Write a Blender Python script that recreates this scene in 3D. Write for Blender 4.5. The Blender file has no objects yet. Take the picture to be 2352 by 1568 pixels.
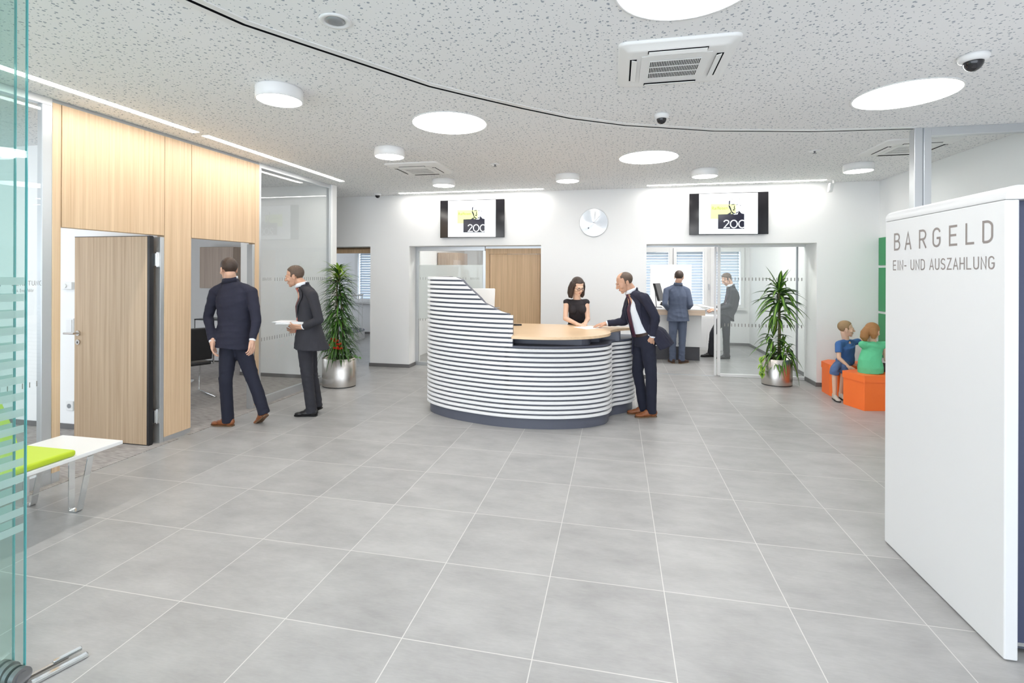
import bpy, math, random
import numpy as np
from mathutils import Vector, Matrix, Quaternion
random.seed(7)
C = bpy.context.scene.collection
SC = bpy.context.scene
PI = math.pi
# ------------------------------------------------------------------ camera, world, exposure
YAW, ROLL, FPX, HY = -.2074, .0036, 1139.92, 626.29
cd = bpy.data.cameras.new('camera'); cam = bpy.data.objects.new('camera', cd); C.objects.link(cam)
cd.sensor_width = 36; cd.lens = FPX/2352*36; cd.shift_y = -(784-HY)/2352; cd.clip_start = .05
fw = Vector((math.sin(YAW), math.cos(YAW), 0)); rt = Vector((math.cos(YAW), -math.sin(YAW), 0)); up = Vector((0,0,1))
cx_ = rt*math.cos(ROLL)+up*math.sin(ROLL); cy_ = -rt*math.sin(ROLL)+up*math.cos(ROLL)
M = Matrix((cx_, cy_, -fw)).transposed().to_4x4(); M.translation = Vector((2.7504, -2.11, 1.665))
cam.matrix_world = M; SC.camera = cam
SC.view_settings.view_transform = 'Standard'; SC.view_settings.look = 'None'
SC.view_settings.exposure = 0.7; SC.view_settings.gamma = 1
w = bpy.data.worlds.new('world'); SC.world = w; w.use_nodes = True
bg = w.node_tree.nodes['Background']; bg.inputs[0].default_value = (.83,.91,1,1); bg.inputs[1].default_value = 2.5
LAMP_BIG, LAMP_DRUM, LAMP_STRIP, PENDANT_FILL = 13.5, 13.5, 19, 26
CE = 3.013
# ------------------------------------------------------------------ materials
def nmat(name):
    m = bpy.data.materials.new(name); m.use_nodes = True
    nt = m.node_tree; return m, nt, nt.nodes['Principled BSDF']
def mat(name, col, rough=.5, metal=0, spec=.5, bump=0, bscale=200, var=0, vscale=8, **k):
    m, nt, b = nmat(name)
    b.inputs['Base Color'].default_value = (*col, 1); b.inputs['Roughness'].default_value = rough
    b.inputs['Metallic'].default_value = metal; b.inputs['Specular IOR Level'].default_value = spec
    for kk, v in k.items(): b.inputs[kk.replace('_',' ')].default_value = v
    if bump or var:
        tc = nt.nodes.new('ShaderNodeTexCoord')
        if bump:
            n = nt.nodes.new('ShaderNodeTexNoise'); n.inputs['Scale'].default_value = bscale
            bp = nt.nodes.new('ShaderNodeBump'); bp.inputs['Strength'].default_value = bump; bp.inputs['Distance'].default_value = .01
            nt.links.new(tc.outputs['Object'], n.inputs['Vector']); nt.links.new(n.outputs[0], bp.inputs['Height']); nt.links.new(bp.outputs[0], b.inputs['Normal'])
        if var:
            n2 = nt.nodes.new('ShaderNodeTexNoise'); n2.inputs['Scale'].default_value = vscale
            mx = nt.nodes.new('ShaderNodeMix'); mx.data_type = 'RGBA'
            mx.inputs[6].default_value = (*[c*(1-var) for c in col],1); mx.inputs[7].default_value = (*[min(1,c*(1+var)) for c in col],1)
            nt.links.new(tc.outputs['Object'], n2.inputs['Vector']); nt.links.new(n2.outputs[0], mx.inputs[0]); nt.links.new(mx.outputs[2], b.inputs['Base Color'])
    return m
def emis(name, col, s):
    m, nt, b = nmat(name)
    b.inputs['Base Color'].default_value = (*[c*.5 for c in col],1)
    b.inputs['Emission Color'].default_value = (*col,1); b.inputs['Emission Strength'].default_value = s
    return m
def glass(name, tint=(1,1,1), haze=0, hcol=(.9,.95,.93), rough=0, ior=1.5):
    m, nt, b = nmat(name); nt.nodes.remove(b); out = nt.nodes['Material Output']
    tr = nt.nodes.new('ShaderNodeBsdfTransparent'); tr.inputs[0].default_value = (*tint,1)
    gl = nt.nodes.new('ShaderNodeBsdfGlossy'); gl.inputs['Roughness'].default_value = rough
    fr = nt.nodes.new('ShaderNodeFresnel'); fr.inputs[0].default_value = ior
    mx = nt.nodes.new('ShaderNodeMixShader'); last = tr
    if haze:
        df = nt.nodes.new('ShaderNodeBsdfDiffuse'); df.inputs[0].default_value = (*hcol,1)
        tl = nt.nodes.new('ShaderNodeBsdfTranslucent'); tl.inputs[0].default_value = (*hcol,1)
        m0 = nt.nodes.new('ShaderNodeMixShader'); m0.inputs[0].default_value = .5
        nt.links.new(df.outputs[0], m0.inputs[1]); nt.links.new(tl.outputs[0], m0.inputs[2])
        m1 = nt.nodes.new('ShaderNodeMixShader'); m1.inputs[0].default_value = haze
        nt.links.new(tr.outputs[0], m1.inputs[1]); nt.links.new(m0.outputs[0], m1.inputs[2]); last = m1
    ge = nt.nodes.new('ShaderNodeNewGeometry'); iv = nt.nodes.new('ShaderNodeMath'); iv.operation = 'SUBTRACT'; iv.inputs[0].default_value = 1; nt.links.new(ge.outputs['Backfacing'], iv.inputs[1])
    mu = nt.nodes.new('ShaderNodeMath'); mu.operation = 'MULTIPLY'; nt.links.new(fr.outputs[0], mu.inputs[0]); nt.links.new(iv.outputs[0], mu.inputs[1])
    nt.links.new(mu.outputs[0], mx.inputs[0]); nt.links.new(last.outputs[0], mx.inputs[1]); nt.links.new(gl.outputs[0], mx.inputs[2])
    nt.links.new(mx.outputs[0], out.inputs[0]); return m
def wood(name, c1, c2, axis='Z', rough=.45):
    m, nt, b = nmat(name); L = nt.links
    tc = nt.nodes.new('ShaderNodeTexCoord'); mp = nt.nodes.new('ShaderNodeMapping')
    s = {'Z':(34,34,.55),'X':(.7,28,28),'Y':(28,.7,28)}[axis]; mp.inputs['Scale'].default_value = s
    n = nt.nodes.new('ShaderNodeTexNoise'); n.inputs['Scale'].default_value = 1.3; n.inputs['Detail'].default_value = 5; n.inputs['Roughness'].default_value = .65
    mp2 = nt.nodes.new('ShaderNodeMapping'); mp2.inputs['Scale'].default_value = tuple(v*4 if v>5 else v*1.3 for v in s)
    n2 = nt.nodes.new('ShaderNodeTexNoise'); n2.inputs['Scale'].default_value = 1; n2.inputs['Detail'].default_value = 3
    ad = nt.nodes.new('ShaderNodeMath'); ad.operation = 'MULTIPLY_ADD'; ad.inputs[1].default_value = .35
    r = nt.nodes.new('ShaderNodeValToRGB'); r.color_ramp.elements[0].position = .48; r.color_ramp.elements[1].position = .86
    r.color_ramp.elements[0].color = (*c2,1); r.color_ramp.elements[1].color = (*c1,1)
    L.new(tc.outputs['Object'], mp.inputs[0]); L.new(mp.outputs[0], n.inputs[0]); L.new(tc.outputs['Object'], mp2.inputs[0]); L.new(mp2.outputs[0], n2.inputs[0])
    L.new(n2.outputs[0], ad.inputs[0]); L.new(n.outputs[0], ad.inputs[2]); L.new(ad.outputs[0], r.inputs[0]); L.new(r.outputs[0], b.inputs['Base Color'])
    b.inputs['Roughness'].default_value = rough; return m
def floor_tiles():
    m, nt, b = nmat('floor_tile'); L = nt.links; N = nt.nodes.new
    tc = N('ShaderNodeTexCoord'); sc = N('ShaderNodeVectorMath'); sc.operation = 'DIVIDE'; sc.inputs[1].default_value = (.6,.6,.6)
    L.new(tc.outputs['Object'], sc.inputs[0])
    br = N('ShaderNodeTexBrick'); br.offset = 0; br.inputs['Scale'].default_value = 1; br.inputs['Mortar Size'].default_value = .0042
    br.inputs['Mortar Smooth'].default_value = .1; br.inputs['Brick Width'].default_value = 1; br.inputs['Row Height'].default_value = 1; br.inputs['Bias'].default_value = 0
    br.inputs['Color1'].default_value = (0,0,0,1); br.inputs['Color2'].default_value = (1,1,1,1); br.inputs['Mortar'].default_value = (.5,.5,.5,1)
    L.new(sc.outputs[0], br.inputs['Vector'])
    fl = N('ShaderNodeVectorMath'); fl.operation = 'FLOOR'; L.new(sc.outputs[0], fl.inputs[0])
    wn = N('ShaderNodeTexWhiteNoise'); L.new(fl.outputs[0], wn.inputs[0])
    off = N('ShaderNodeVectorMath'); off.operation = 'MULTIPLY_ADD'; off.inputs[1].default_value = (9,9,9); L.new(wn.outputs['Color'], off.inputs[0]); L.new(sc.outputs[0], off.inputs[2])
    mp = N('ShaderNodeMapping'); mp.inputs['Scale'].default_value = (1.1,2.2,1); L.new(off.outputs[0], mp.inputs[0])
    n1 = N('ShaderNodeTexNoise'); n1.inputs['Scale'].default_value = 1.6; n1.inputs['Detail'].default_value = 7; n1.inputs['Roughness'].default_value = .62; L.new(mp.outputs[0], n1.inputs[0])
    mp2 = N('ShaderNodeMapping'); mp2.inputs['Scale'].default_value = (14,70,1); L.new(off.outputs[0], mp2.inputs[0])
    n2 = N('ShaderNodeTexNoise'); n2.inputs['Scale'].default_value = 1; n2.inputs['Detail'].default_value = 3; L.new(mp2.outputs[0], n2.inputs[0])
    a1 = N('ShaderNodeMath'); a1.operation = 'MULTIPLY_ADD'; a1.inputs[1].default_value = .25; L.new(n2.outputs[0], a1.inputs[0]); L.new(n1.outputs[0], a1.inputs[2])
    a2 = N('ShaderNodeMath'); a2.operation = 'MULTIPLY_ADD'; a2.inputs[1].default_value = .16; L.new(wn.outputs['Value'], a2.inputs[0]); L.new(a1.outputs[0], a2.inputs[2])
    r = N('ShaderNodeValToRGB'); r.color_ramp.elements[0].position = .42; r.color_ramp.elements[1].position = .98
    r.color_ramp.elements[0].color = (.30,.295,.29,1); r.color_ramp.elements[1].color = (.44,.435,.428,1); L.new(a2.outputs[0], r.inputs[0])
    mx = N('ShaderNodeMix'); mx.data_type = 'RGBA'; mx.inputs[7].default_value = (.60,.59,.565,1)
    L.new(br.outputs['Fac'], mx.inputs[0]); L.new(r.outputs[0], mx.inputs[6]); L.new(mx.outputs[2], b.inputs['Base Color'])
    b.inputs['Roughness'].default_value = .36; b.inputs['Specular IOR Level'].default_value = .45
    bp = N('ShaderNodeBump'); bp.inputs['Strength'].default_value = .12; bp.inputs['Distance'].default_value = .004; L.new(a1.outputs[0], bp.inputs['Height']); L.new(bp.outputs[0], b.inputs['Normal'])
    return m
def ceil_mat():
    m, nt, b = nmat('perforated_ceiling'); L = nt.links; N = nt.nodes.new
    tc = N('ShaderNodeTexCoord'); last = None
    for scale, thr, ox in ((16,.125,0),(25,.12,3.7),(33,.09,8.1)):
        mp = N('ShaderNodeMapping'); mp.inputs['Location'].default_value = (ox,ox*.7,0); L.new(tc.outputs['Object'], mp.inputs[0])
        v = N('ShaderNodeTexVoronoi'); v.voronoi_dimensions = '2D'; v.inputs['Scale'].default_value = scale; L.new(mp.outputs[0], v.inputs['Vector'])
        # only some of the cells carry a hole
        sp = N('ShaderNodeSeparateColor'); L.new(v.outputs['Color'], sp.inputs[0])
        lt = N('ShaderNodeMath'); lt.operation = 'LESS_THAN'; lt.inputs[1].default_value = thr; L.new(v.outputs['Distance'], lt.inputs[0])
        g = N('ShaderNodeMath'); g.operation = 'LESS_THAN'; g.inputs[1].default_value = .55; L.new(sp.outputs[0], g.inputs[0])
        mu = N('ShaderNodeMath'); mu.operation = 'MULTIPLY'; L.new(lt.outputs[0], mu.inputs[0]); L.new(g.outputs[0], mu.inputs[1])
        if last:
            mm = N('ShaderNodeMath'); mm.operation = 'MAXIMUM'; L.new(last.outputs[0], mm.inputs[0]); L.new(mu.outputs[0], mm.inputs[1]); last = mm
        else: last = mu
    mx = N('ShaderNodeMix'); mx.data_type = 'RGBA'; mx.inputs[6].default_value = (.87,.87,.87,1); mx.inputs[7].default_value = (.38,.41,.46,1)
    L.new(last.outputs[0], mx.inputs[0]); L.new(mx.outputs[2], b.inputs['Base Color']); b.inputs['Roughness'].default_value = .9
    b.inputs['Specular IOR Level'].default_value = .1
    return m
def carpet_mat():
    m, nt, b = nmat('carpet'); L = nt.links; N = nt.nodes.new
    tc = N('ShaderNodeTexCoord'); mp = N('ShaderNodeMapping'); mp.inputs['Scale'].default_value = (9,110,1); L.new(tc.outputs['Object'], mp.inputs[0])
    n = N('ShaderNodeTexNoise'); n.inputs['Scale'].default_value = 1; n.inputs['Detail'].default_value = 4; L.new(mp.outputs[0], n.inputs[0])
    r = N('ShaderNodeValToRGB'); r.color_ramp.elements[0].position = .38; r.color_ramp.elements[1].position = .62
    r.color_ramp.elements[0].color = (.27,.25,.235,1); r.color_ramp.elements[1].color = (.47,.44,.42,1)
    L.new(n.outputs[0], r.inputs[0]); L.new(r.outputs[0], b.inputs['Base Color']); b.inputs['Roughness'].default_value = 1
    return m
def leaf_mat(name, c1, c2):
    m = mat(name, c1, .42, spec=.4, var=.35, vscale=6); b = m.node_tree.nodes['Principled BSDF']
    b.inputs['Subsurface Weight'].default_value = 0
    return m
W = dict(
 wall=mat('wall_white',(.90,.90,.895),.85,spec=.15), wallcool=mat('wall_white_b',(.88,.89,.895),.85,spec=.15),
 floor=floor_tiles(), ceil=ceil_mat(), carpet=carpet_mat(),
 base=mat('baseboard_grey',(.16,.155,.155),.5,var=.1), alu=mat('aluminium',(.62,.64,.66),.34,metal=.75), alud=mat('aluminium_dark',(.36,.38,.4),.4,metal=.7),
 white=mat('lacquer_white',(.82,.82,.82),.32), plastic=mat('plastic_white',(.84,.84,.83),.45), kiosk=mat('panel_white',(.74,.745,.75),.42),
 navy=mat('navy_panel',(.055,.065,.12),.4), slate=mat('slate_blue_laminate',(.085,.092,.125),.42), slated=mat('slate_plinth',(.10,.108,.14),.38),
 oak=wood('oak_veneer',(.80,.60,.40),(.64,.44,.265)), oakd=wood('oak_door',(.74,.52,.315),(.54,.36,.205)), oakx=wood('oak_top',(.84,.62,.40),(.73,.51,.31),'X',.3),
 oakg=wood('grey_oak',(.52,.42,.34),(.38,.29,.23)), oakl=wood('light_oak_edge',(.66,.52,.40),(.52,.39,.29),'X'),
 steel=mat('brushed_steel',(.60,.56,.52),.27,metal=1,Anisotropic=.75), oakshade=wood('oak_door_shaded',(.56,.415,.28),(.40,.28,.175)), chrome=mat('chrome',(.75,.77,.78),.07,metal=1), steeld=mat('steel_dark',(.25,.25,.26),.4,metal=.8),
 black=mat('black_plastic',(.012,.012,.014),.35), dgrey=mat('dark_grey',(.07,.07,.08),.5), hole=mat('shadow_gap',(.01,.01,.012),.9,spec=0),
 glass=glass('clear_glass',(.965,.975,.97)), glassr=glass('glass_painted_haze',(.94,.965,.96),haze=.06,hcol=(.85,.9,.9)), glassg=glass('green_glass',(.87,.94,.925),haze=.04,hcol=(.7,.85,.8)), gedge=mat('glass_edge',(.10,.42,.44),.12,spec=.9),
 frost=glass('frosted_film',(.9,.93,.92),haze=.62,hcol=(.86,.88,.87)), frostg=glass('frosted_stripe',(.9,.96,.95),haze=.62,hcol=(.62,.76,.74)),
 tick=mat('grey_film',(.28,.27,.26),.6), letter=mat('lettering_taupe',(.27,.235,.22),.5),
 orange=mat('orange_vinyl',(1,.19,.03),.42), lime=mat('lime_fabric',(.50,.64,.02),.85,bump=.1,bscale=600,Sheen_Weight=.2), limed=mat('lime_piping',(.40,.60,.01),.8),
 blind=mat('blind_slat',(.60,.66,.74),.5), green=mat('green_panel',(.045,.30,.12),.45), paper=mat('paper',(.88,.9,.92),.6), rubber=mat('rubber_black',(.01,.01,.01),.8),
 lbig=emis('lamp_big',(1,.99,.97),LAMP_BIG), ldrum=emis('lamp_drum',(1,.98,.95),LAMP_DRUM), lstrip=emis('lamp_strip',(1,.96,.9),LAMP_STRIP), lroom=emis('pendant_and_fill',(1,.98,.95),PENDANT_FILL), lfill=emis('office_fill',(1,.98,.95),6),  # room glow serves the pendant and the added fill panels
 scrw=emis('screen_white',(.90,.95,1),.62), scrg=emis('screen_lime',(.74,.89,.34),.60), scrt=emis('screen_olive',(.36,.46,.02),.42), scrd=mat('screen_dark',(.012,.012,.03),.15), bezel=mat('bezel_black',(.012,.011,.014),.12,spec=.6),
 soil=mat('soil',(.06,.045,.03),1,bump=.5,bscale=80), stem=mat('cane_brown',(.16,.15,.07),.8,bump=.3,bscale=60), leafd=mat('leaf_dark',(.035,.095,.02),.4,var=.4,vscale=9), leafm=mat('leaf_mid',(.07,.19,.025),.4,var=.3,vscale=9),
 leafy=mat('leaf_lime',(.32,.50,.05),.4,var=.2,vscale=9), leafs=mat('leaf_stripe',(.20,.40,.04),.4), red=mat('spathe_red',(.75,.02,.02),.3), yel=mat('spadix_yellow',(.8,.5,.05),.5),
 skin=mat('skin',(.66,.40,.29),.5,var=.06,vscale=20), skinw=mat('skin_light',(.76,.50,.36),.5,var=.05,vscale=20), skint=mat('skin_tan',(.58,.33,.22),.5,var=.06,vscale=20),
 hairb=mat('hair_brown',(.10,.065,.045),.55,bump=.5,bscale=150), haird=mat('hair_dark_brown',(.045,.026,.018),.45,bump=.5,bscale=150), hairg=mat('hair_blond',(.34,.22,.11),.6,bump=.5,bscale=150), hairr=mat('hair_copper',(.34,.16,.05),.55,bump=.5,bscale=150),
 snavy=mat('suit_navy',(.016,.017,.036),.85,bump=.15,bscale=30,var=.15,vscale=14), snavt=mat('trousers_navy',(.012,.014,.03),.85,bump=.15,bscale=30), sblue=mat('suit_blue',(.095,.118,.18),.85,bump=.15,bscale=30,var=.1,vscale=14), schar=mat('suit_charcoal',(.026,.026,.034),.85,bump=.15,bscale=30,var=.15),
 sblack=mat('dress_black',(.02,.016,.019),.8,bump=.12,bscale=30), shirt=mat('shirt_white',(.80,.84,.90),.8), tie=mat('tie_burgundy',(.06,.014,.035),.6,var=.5,vscale=90), tier=mat('tie_red',(.5,.12,.09),.6), belt=mat('belt_leather',(.04,.02,.015),.5),
 shoeb=mat('shoe_tan',(.26,.085,.028),.33,var=.25,vscale=25), shoek=mat('shoe_black',(.012,.011,.012),.35), shoem=mat('shoe_brown',(.05,.022,.015),.35), sole=mat('shoe_sole',(.16,.09,.045),.6), sneaker=mat('sneaker_beige',(.55,.5,.44),.8),
 tblue=mat('tee_blue',(.05,.14,.36),.85,var=.35,vscale=5), denim=mat('denim',(.09,.15,.30),.9,var=.45,vscale=9), tgreen=mat('blouse_green',(.12,.55,.28),.8,bump=.1,bscale=25), eyew=mat('eye_white',(.8,.8,.8),.3), iris=mat('iris',(.03,.02,.015),.2), lip=mat('lip',(.50,.18,.15),.5), dpants=mat('shorts_dark',(.03,.018,.022),.9))
# ------------------------------------------------------------------ mesh helpers
def tag(o, label=None, cat=None, group=None, kind=None):
    if label: o['label'] = label
    if cat: o['category'] = cat
    if group: o['group'] = group
    if kind: o['kind'] = kind
    return o
def thing(name, label, cat, loc=(0,0,0), rz=0, group=None, kind=None):
    o = bpy.data.objects.new(name, None); C.objects.link(o); o.location = loc; o.rotation_euler = (0,0,rz); o.empty_display_size = .1
    return tag(o, label, cat, group, kind)
def origin(p):
    v = Vector((0,0,0))
    while p: v = v+Vector(p.location); p = p.parent
    return v
class MB:
    def __init__(s): s.v = []; s.f = []; s.m = []; s.sm = []
    def add(s, vs, fs, mi=0, sm=False):
        n = len(s.v); s.v += [tuple(v) for v in vs]; s.f += [tuple(i+n for i in f) for f in fs]; s.m += [mi]*len(fs); s.sm += [sm]*len(fs); return s
    def box(s, x0, y0, z0, x1, y1, z1, mi=0):
        x0,x1 = sorted((x0,x1)); y0,y1 = sorted((y0,y1)); z0,z1 = sorted((z0,z1))
        return s.add([(x0,y0,z0),(x1,y0,z0),(x1,y1,z0),(x0,y1,z0),(x0,y0,z1),(x1,y0,z1),(x1,y1,z1),(x0,y1,z1)],
          [(0,3,2,1),(4,5,6,7),(0,1,5,4),(1,2,6,5),(2,3,7,6),(3,0,4,7)], mi)
    def obox(s, c, ax, ay, az, mi=0):
        c, ax, ay, az = map(Vector, (c,ax,ay,az)); vs = [c+ax*i+ay*j+az*k for k in (-1,1) for i,j in ((-1,-1),(1,-1),(1,1),(-1,1))]
        return s.add(vs, [(0,3,2,1),(4,5,6,7),(0,1,5,4),(1,2,6,5),(2,3,7,6),(3,0,4,7)], mi)
    def prism(s, poly, z0, z1, mi=0, axis='z', sm=False):
        a = sum(poly[i][0]*poly[(i+1)%len(poly)][1]-poly[(i+1)%len(poly)][0]*poly[i][1] for i in range(len(poly)))
        if a < 0: poly = poly[::-1]
        n = len(poly); T = {'z':lambda p,h:(p[0],p[1],h), 'y':lambda p,h:(p[0],h,p[1]), 'x':lambda p,h:(h,p[0],p[1])}[axis]
        vs = [T(p,z0) for p in poly]+[T(p,z1) for p in poly]
        s.add(vs, [tuple(range(n))[::-1], tuple(range(n,2*n))], mi); s.add(vs, [(i,(i+1)%n,n+(i+1)%n,n+i) for i in range(n)], mi, sm); return s
    def loft(s, rings, mi=0, sm=True, cap=True, closed=False):
        n = len(rings[0]); vs = [p for r in rings for p in r]; k = len(rings)
        fs = [(i*n+j, i*n+(j+1)%n, ((i+1)%k)*n+(j+1)%n, ((i+1)%k)*n+j) for i in range(k if closed else k-1) for j in range(n)]
        s.add(vs, fs, mi, sm)
        if cap and not closed: s.add(rings[0], [tuple(range(n))[::-1]], mi, sm); s.add(rings[-1], [tuple(range(n))], mi, sm)
        return s
    def cyl(s, p0, p1, r0, r1=None, n=16, mi=0, sm=True, cap=True):
        r1 = r0 if r1 is None else r1; p0, p1 = Vector(p0), Vector(p1); d = (p1-p0).normalized()
        a = d.orthogonal().normalized(); b = d.cross(a)
        R = [[p+(a*math.cos(t)+b*math.sin(t))*r for t in [2*PI*i/n for i in range(n)]] for p,r in ((p0,r0),(p1,r1))]
        vs = R[0]+R[1]; s.add(vs, [(i,(i+1)%n,n+(i+1)%n,n+i) for i in range(n)], mi, sm)
        if cap: s.add(vs, [tuple(range(n))[::-1], tuple(range(n,2*n))], mi)
        return s
    def tube(s, path, r, n=10, mi=0, cap=True):
        P = [Vector(p) for p in path]; rings = []; a = None
        for i, p in enumerate(P):
            d = (P[min(i+1,len(P)-1)]-P[max(i-1,0)]).normalized()
            a = (d.orthogonal() if a is None else a-d*a.dot(d)).normalized(); b = d.cross(a); rr = r[i] if isinstance(r,(list,tuple)) else r
            rings.append([p+(a*math.cos(t)+b*math.sin(t))*rr for t in [2*PI*j/n for j in range(n)]])
        return s.loft(rings, mi, True, cap)
    def lathe(s, prof, c, n=32, mi=0, sx=1, sy=1, sm=True):
        rings = [[(c[0]+r*sx*math.cos(t), c[1]+r*sy*math.sin(t), c[2]+z) for t in [2*PI*j/n for j in range(n)]] for r,z in prof]
        op = prof[0][0] > .02 and prof[-1][0] > .02
        return s.loft(rings, mi, sm, not op, op)
    def ell(s, c, ax, ay, az, n=14, mi=0):
        c, ax, ay, az = map(Vector,(c,ax,ay,az)); rings = []
        for i in range(1,n):
            ph = PI*i/n; rings.append([c-az*math.cos(ph)+(ax*math.cos(t)+ay*math.sin(t))*math.sin(ph) for t in [2*PI*j/(n*2) for j in range(n*2)]])
        k = n*2; s.loft(rings, mi, True, False)
        s.add([c-az]+rings[0], [(0,(j+1)%k+1,j+1) for j in range(k)], mi, True); s.add([c+az]+rings[-1], [(0,j+1,(j+1)%k+1) for j in range(k)], mi, True); return s
    def cap(s, p0, p1, r0, r1=None, n=12, mi=0):   # capsule
        r1 = r0 if r1 is None else r1; p0, p1 = Vector(p0), Vector(p1); d = p1-p0
        if d.length < 1e-5: d = Vector((0,0,1e-4))
        d.normalize(); a = d.orthogonal().normalized(); b = d.cross(a); rings = []
        for c, r, ts in ((p0,r0,[-.97,-.8,-.5,0]),(p1,r1,[0,.5,.8,.97])):
            for t in ts: rings.append([c+d*r*t+(a*math.cos(q)+b*math.sin(q))*r*math.sqrt(1-t*t) for q in [2*PI*j/n for j in range(n)]])
        return s.loft(rings, mi, True, True)
    def mesh(s, name, mats, off=None):
        me = bpy.data.meshes.new(name); o = off or Vector((0,0,0))
        me.from_pydata([(v[0]-o[0], v[1]-o[1], v[2]-o[2]) for v in s.v], [], s.f)
        for m_ in (mats if isinstance(mats,(list,tuple)) else [mats]): me.materials.append(W[m_] if isinstance(m_,str) else m_)
        me.polygons.foreach_set('material_index', s.m); me.polygons.foreach_set('use_smooth', s.sm); me.update(); return me
    def build(s, name, mats, parent=None, bevel=0, local=False, label=None, cat=None, group=None, kind=None, seg=2):
        off = origin(parent) if (parent and not local) else None
        o = bpy.data.objects.new(name, s.mesh(name, mats, off)); C.objects.link(o); o.parent = parent
        if bevel:
            b = o.modifiers.new('bevel','BEVEL'); b.width = bevel; b.segments = seg; b.limit_method = 'ANGLE'
        return tag(o, label, cat, group, kind)
    def union(s, voxel, smooth=2, name='u'):
        o = bpy.data.objects.new(name, s.mesh(name, [])if 0 else s._plain(name)); C.objects.link(o)
        r = o.modifiers.new('r','REMESH'); r.mode = 'VOXEL'; r.voxel_size = voxel; r.use_smooth_shade = True
        if smooth: q = o.modifiers.new('s','SMOOTH'); q.factor = .5; q.iterations = smooth
        dg = bpy.context.evaluated_depsgraph_get(); dg.update()
        me = bpy.data.meshes.new_from_object(o.evaluated_get(dg)); bpy.data.objects.remove(o)
        me.polygons.foreach_set('use_smooth', [True]*len(me.polygons)); return me
    def garment(s, voxel, smooth, amp, sc=7.0, seed=0, stretch=(1,1,.45)):
        me = s.union(voxel, smooth); n = len(me.vertices); co = np.empty(n*3,'f'); no = np.empty(n*3,'f')
        me.vertices.foreach_get('co',co); me.vertex_normals.foreach_get('vector',no); co = co.reshape(-1,3); no = no.reshape(-1,3)
        rs = np.random.RandomState(int(abs(seed)*100)%9999); h = np.zeros(n)
        wp = np.sin(co@rs.normal(0,9,3)+rs.rand()*6)*.8+np.sin(co@rs.normal(0,14,3))*.5
        for k in range(7):
            d = rs.normal(0,1,3)*np.array([1,1,1.5*stretch[2]+.5]); d /= np.linalg.norm(d); f = sc*rs.uniform(3.2,8.5)
            q = np.sin(co@d*f+wp*rs.uniform(1.2,2.4)+rs.rand()*6); m_ = np.clip(np.sin(co@rs.normal(0,6,3)+rs.rand()*6)+.15,0,1); h += (1-np.abs(q)-.4)*m_*(6/f*7)**.5
        co += no*(h*amp*.75)[:,None]; me.vertices.foreach_set('co',co.ravel().astype('f')); me.update(); return me
    def _plain(s, name):
        me = bpy.data.meshes.new(name); me.from_pydata(s.v, [], s.f); me.update(); return me
def from_mesh(name, me, mats, parent=None, **k):
    me.materials.clear()
    for m_ in (mats if isinstance(mats,(list,tuple)) else [mats]): me.materials.append(W[m_])
    me.name = name; o = bpy.data.objects.new(name, me); C.objects.link(o); o.parent = parent
    if parent: me.transform(Matrix.Translation(-origin(parent)))
    return tag(o, **k)
def copy_tree(o, parent=None):
    c = o.copy(); C.objects.link(c); c.parent = parent
    for ch in list(o.children): copy_tree(ch, c)
    return c
def rrect(x0, y0, x1, y1, r, n=5):
    o = []
    for cx,cy,a in ((x1-r,y1-r,0),(x0+r,y1-r,PI/2),(x0+r,y0+r,PI),(x1-r,y0+r,1.5*PI)):
        o += [(cx+r*math.cos(a+PI/2*i/n), cy+r*math.sin(a+PI/2*i/n)) for i in range(n+1)]
    return o
def spline(pts, n=8):
    P = [Vector(p) for p in pts]; P = [2*P[0]-P[1]]+P+[2*P[-1]-P[-2]]; o = []
    for i in range(1,len(P)-2):
        a,b,c,d = P[i-1:i+3]
        for k in range(n):
            t = k/n; o.append(.5*((2*b)+(c-a)*t+(2*a-5*b+4*c-d)*t*t+(-a+3*b-3*c+d)*t**3))
    return o+[P[-2]]
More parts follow.
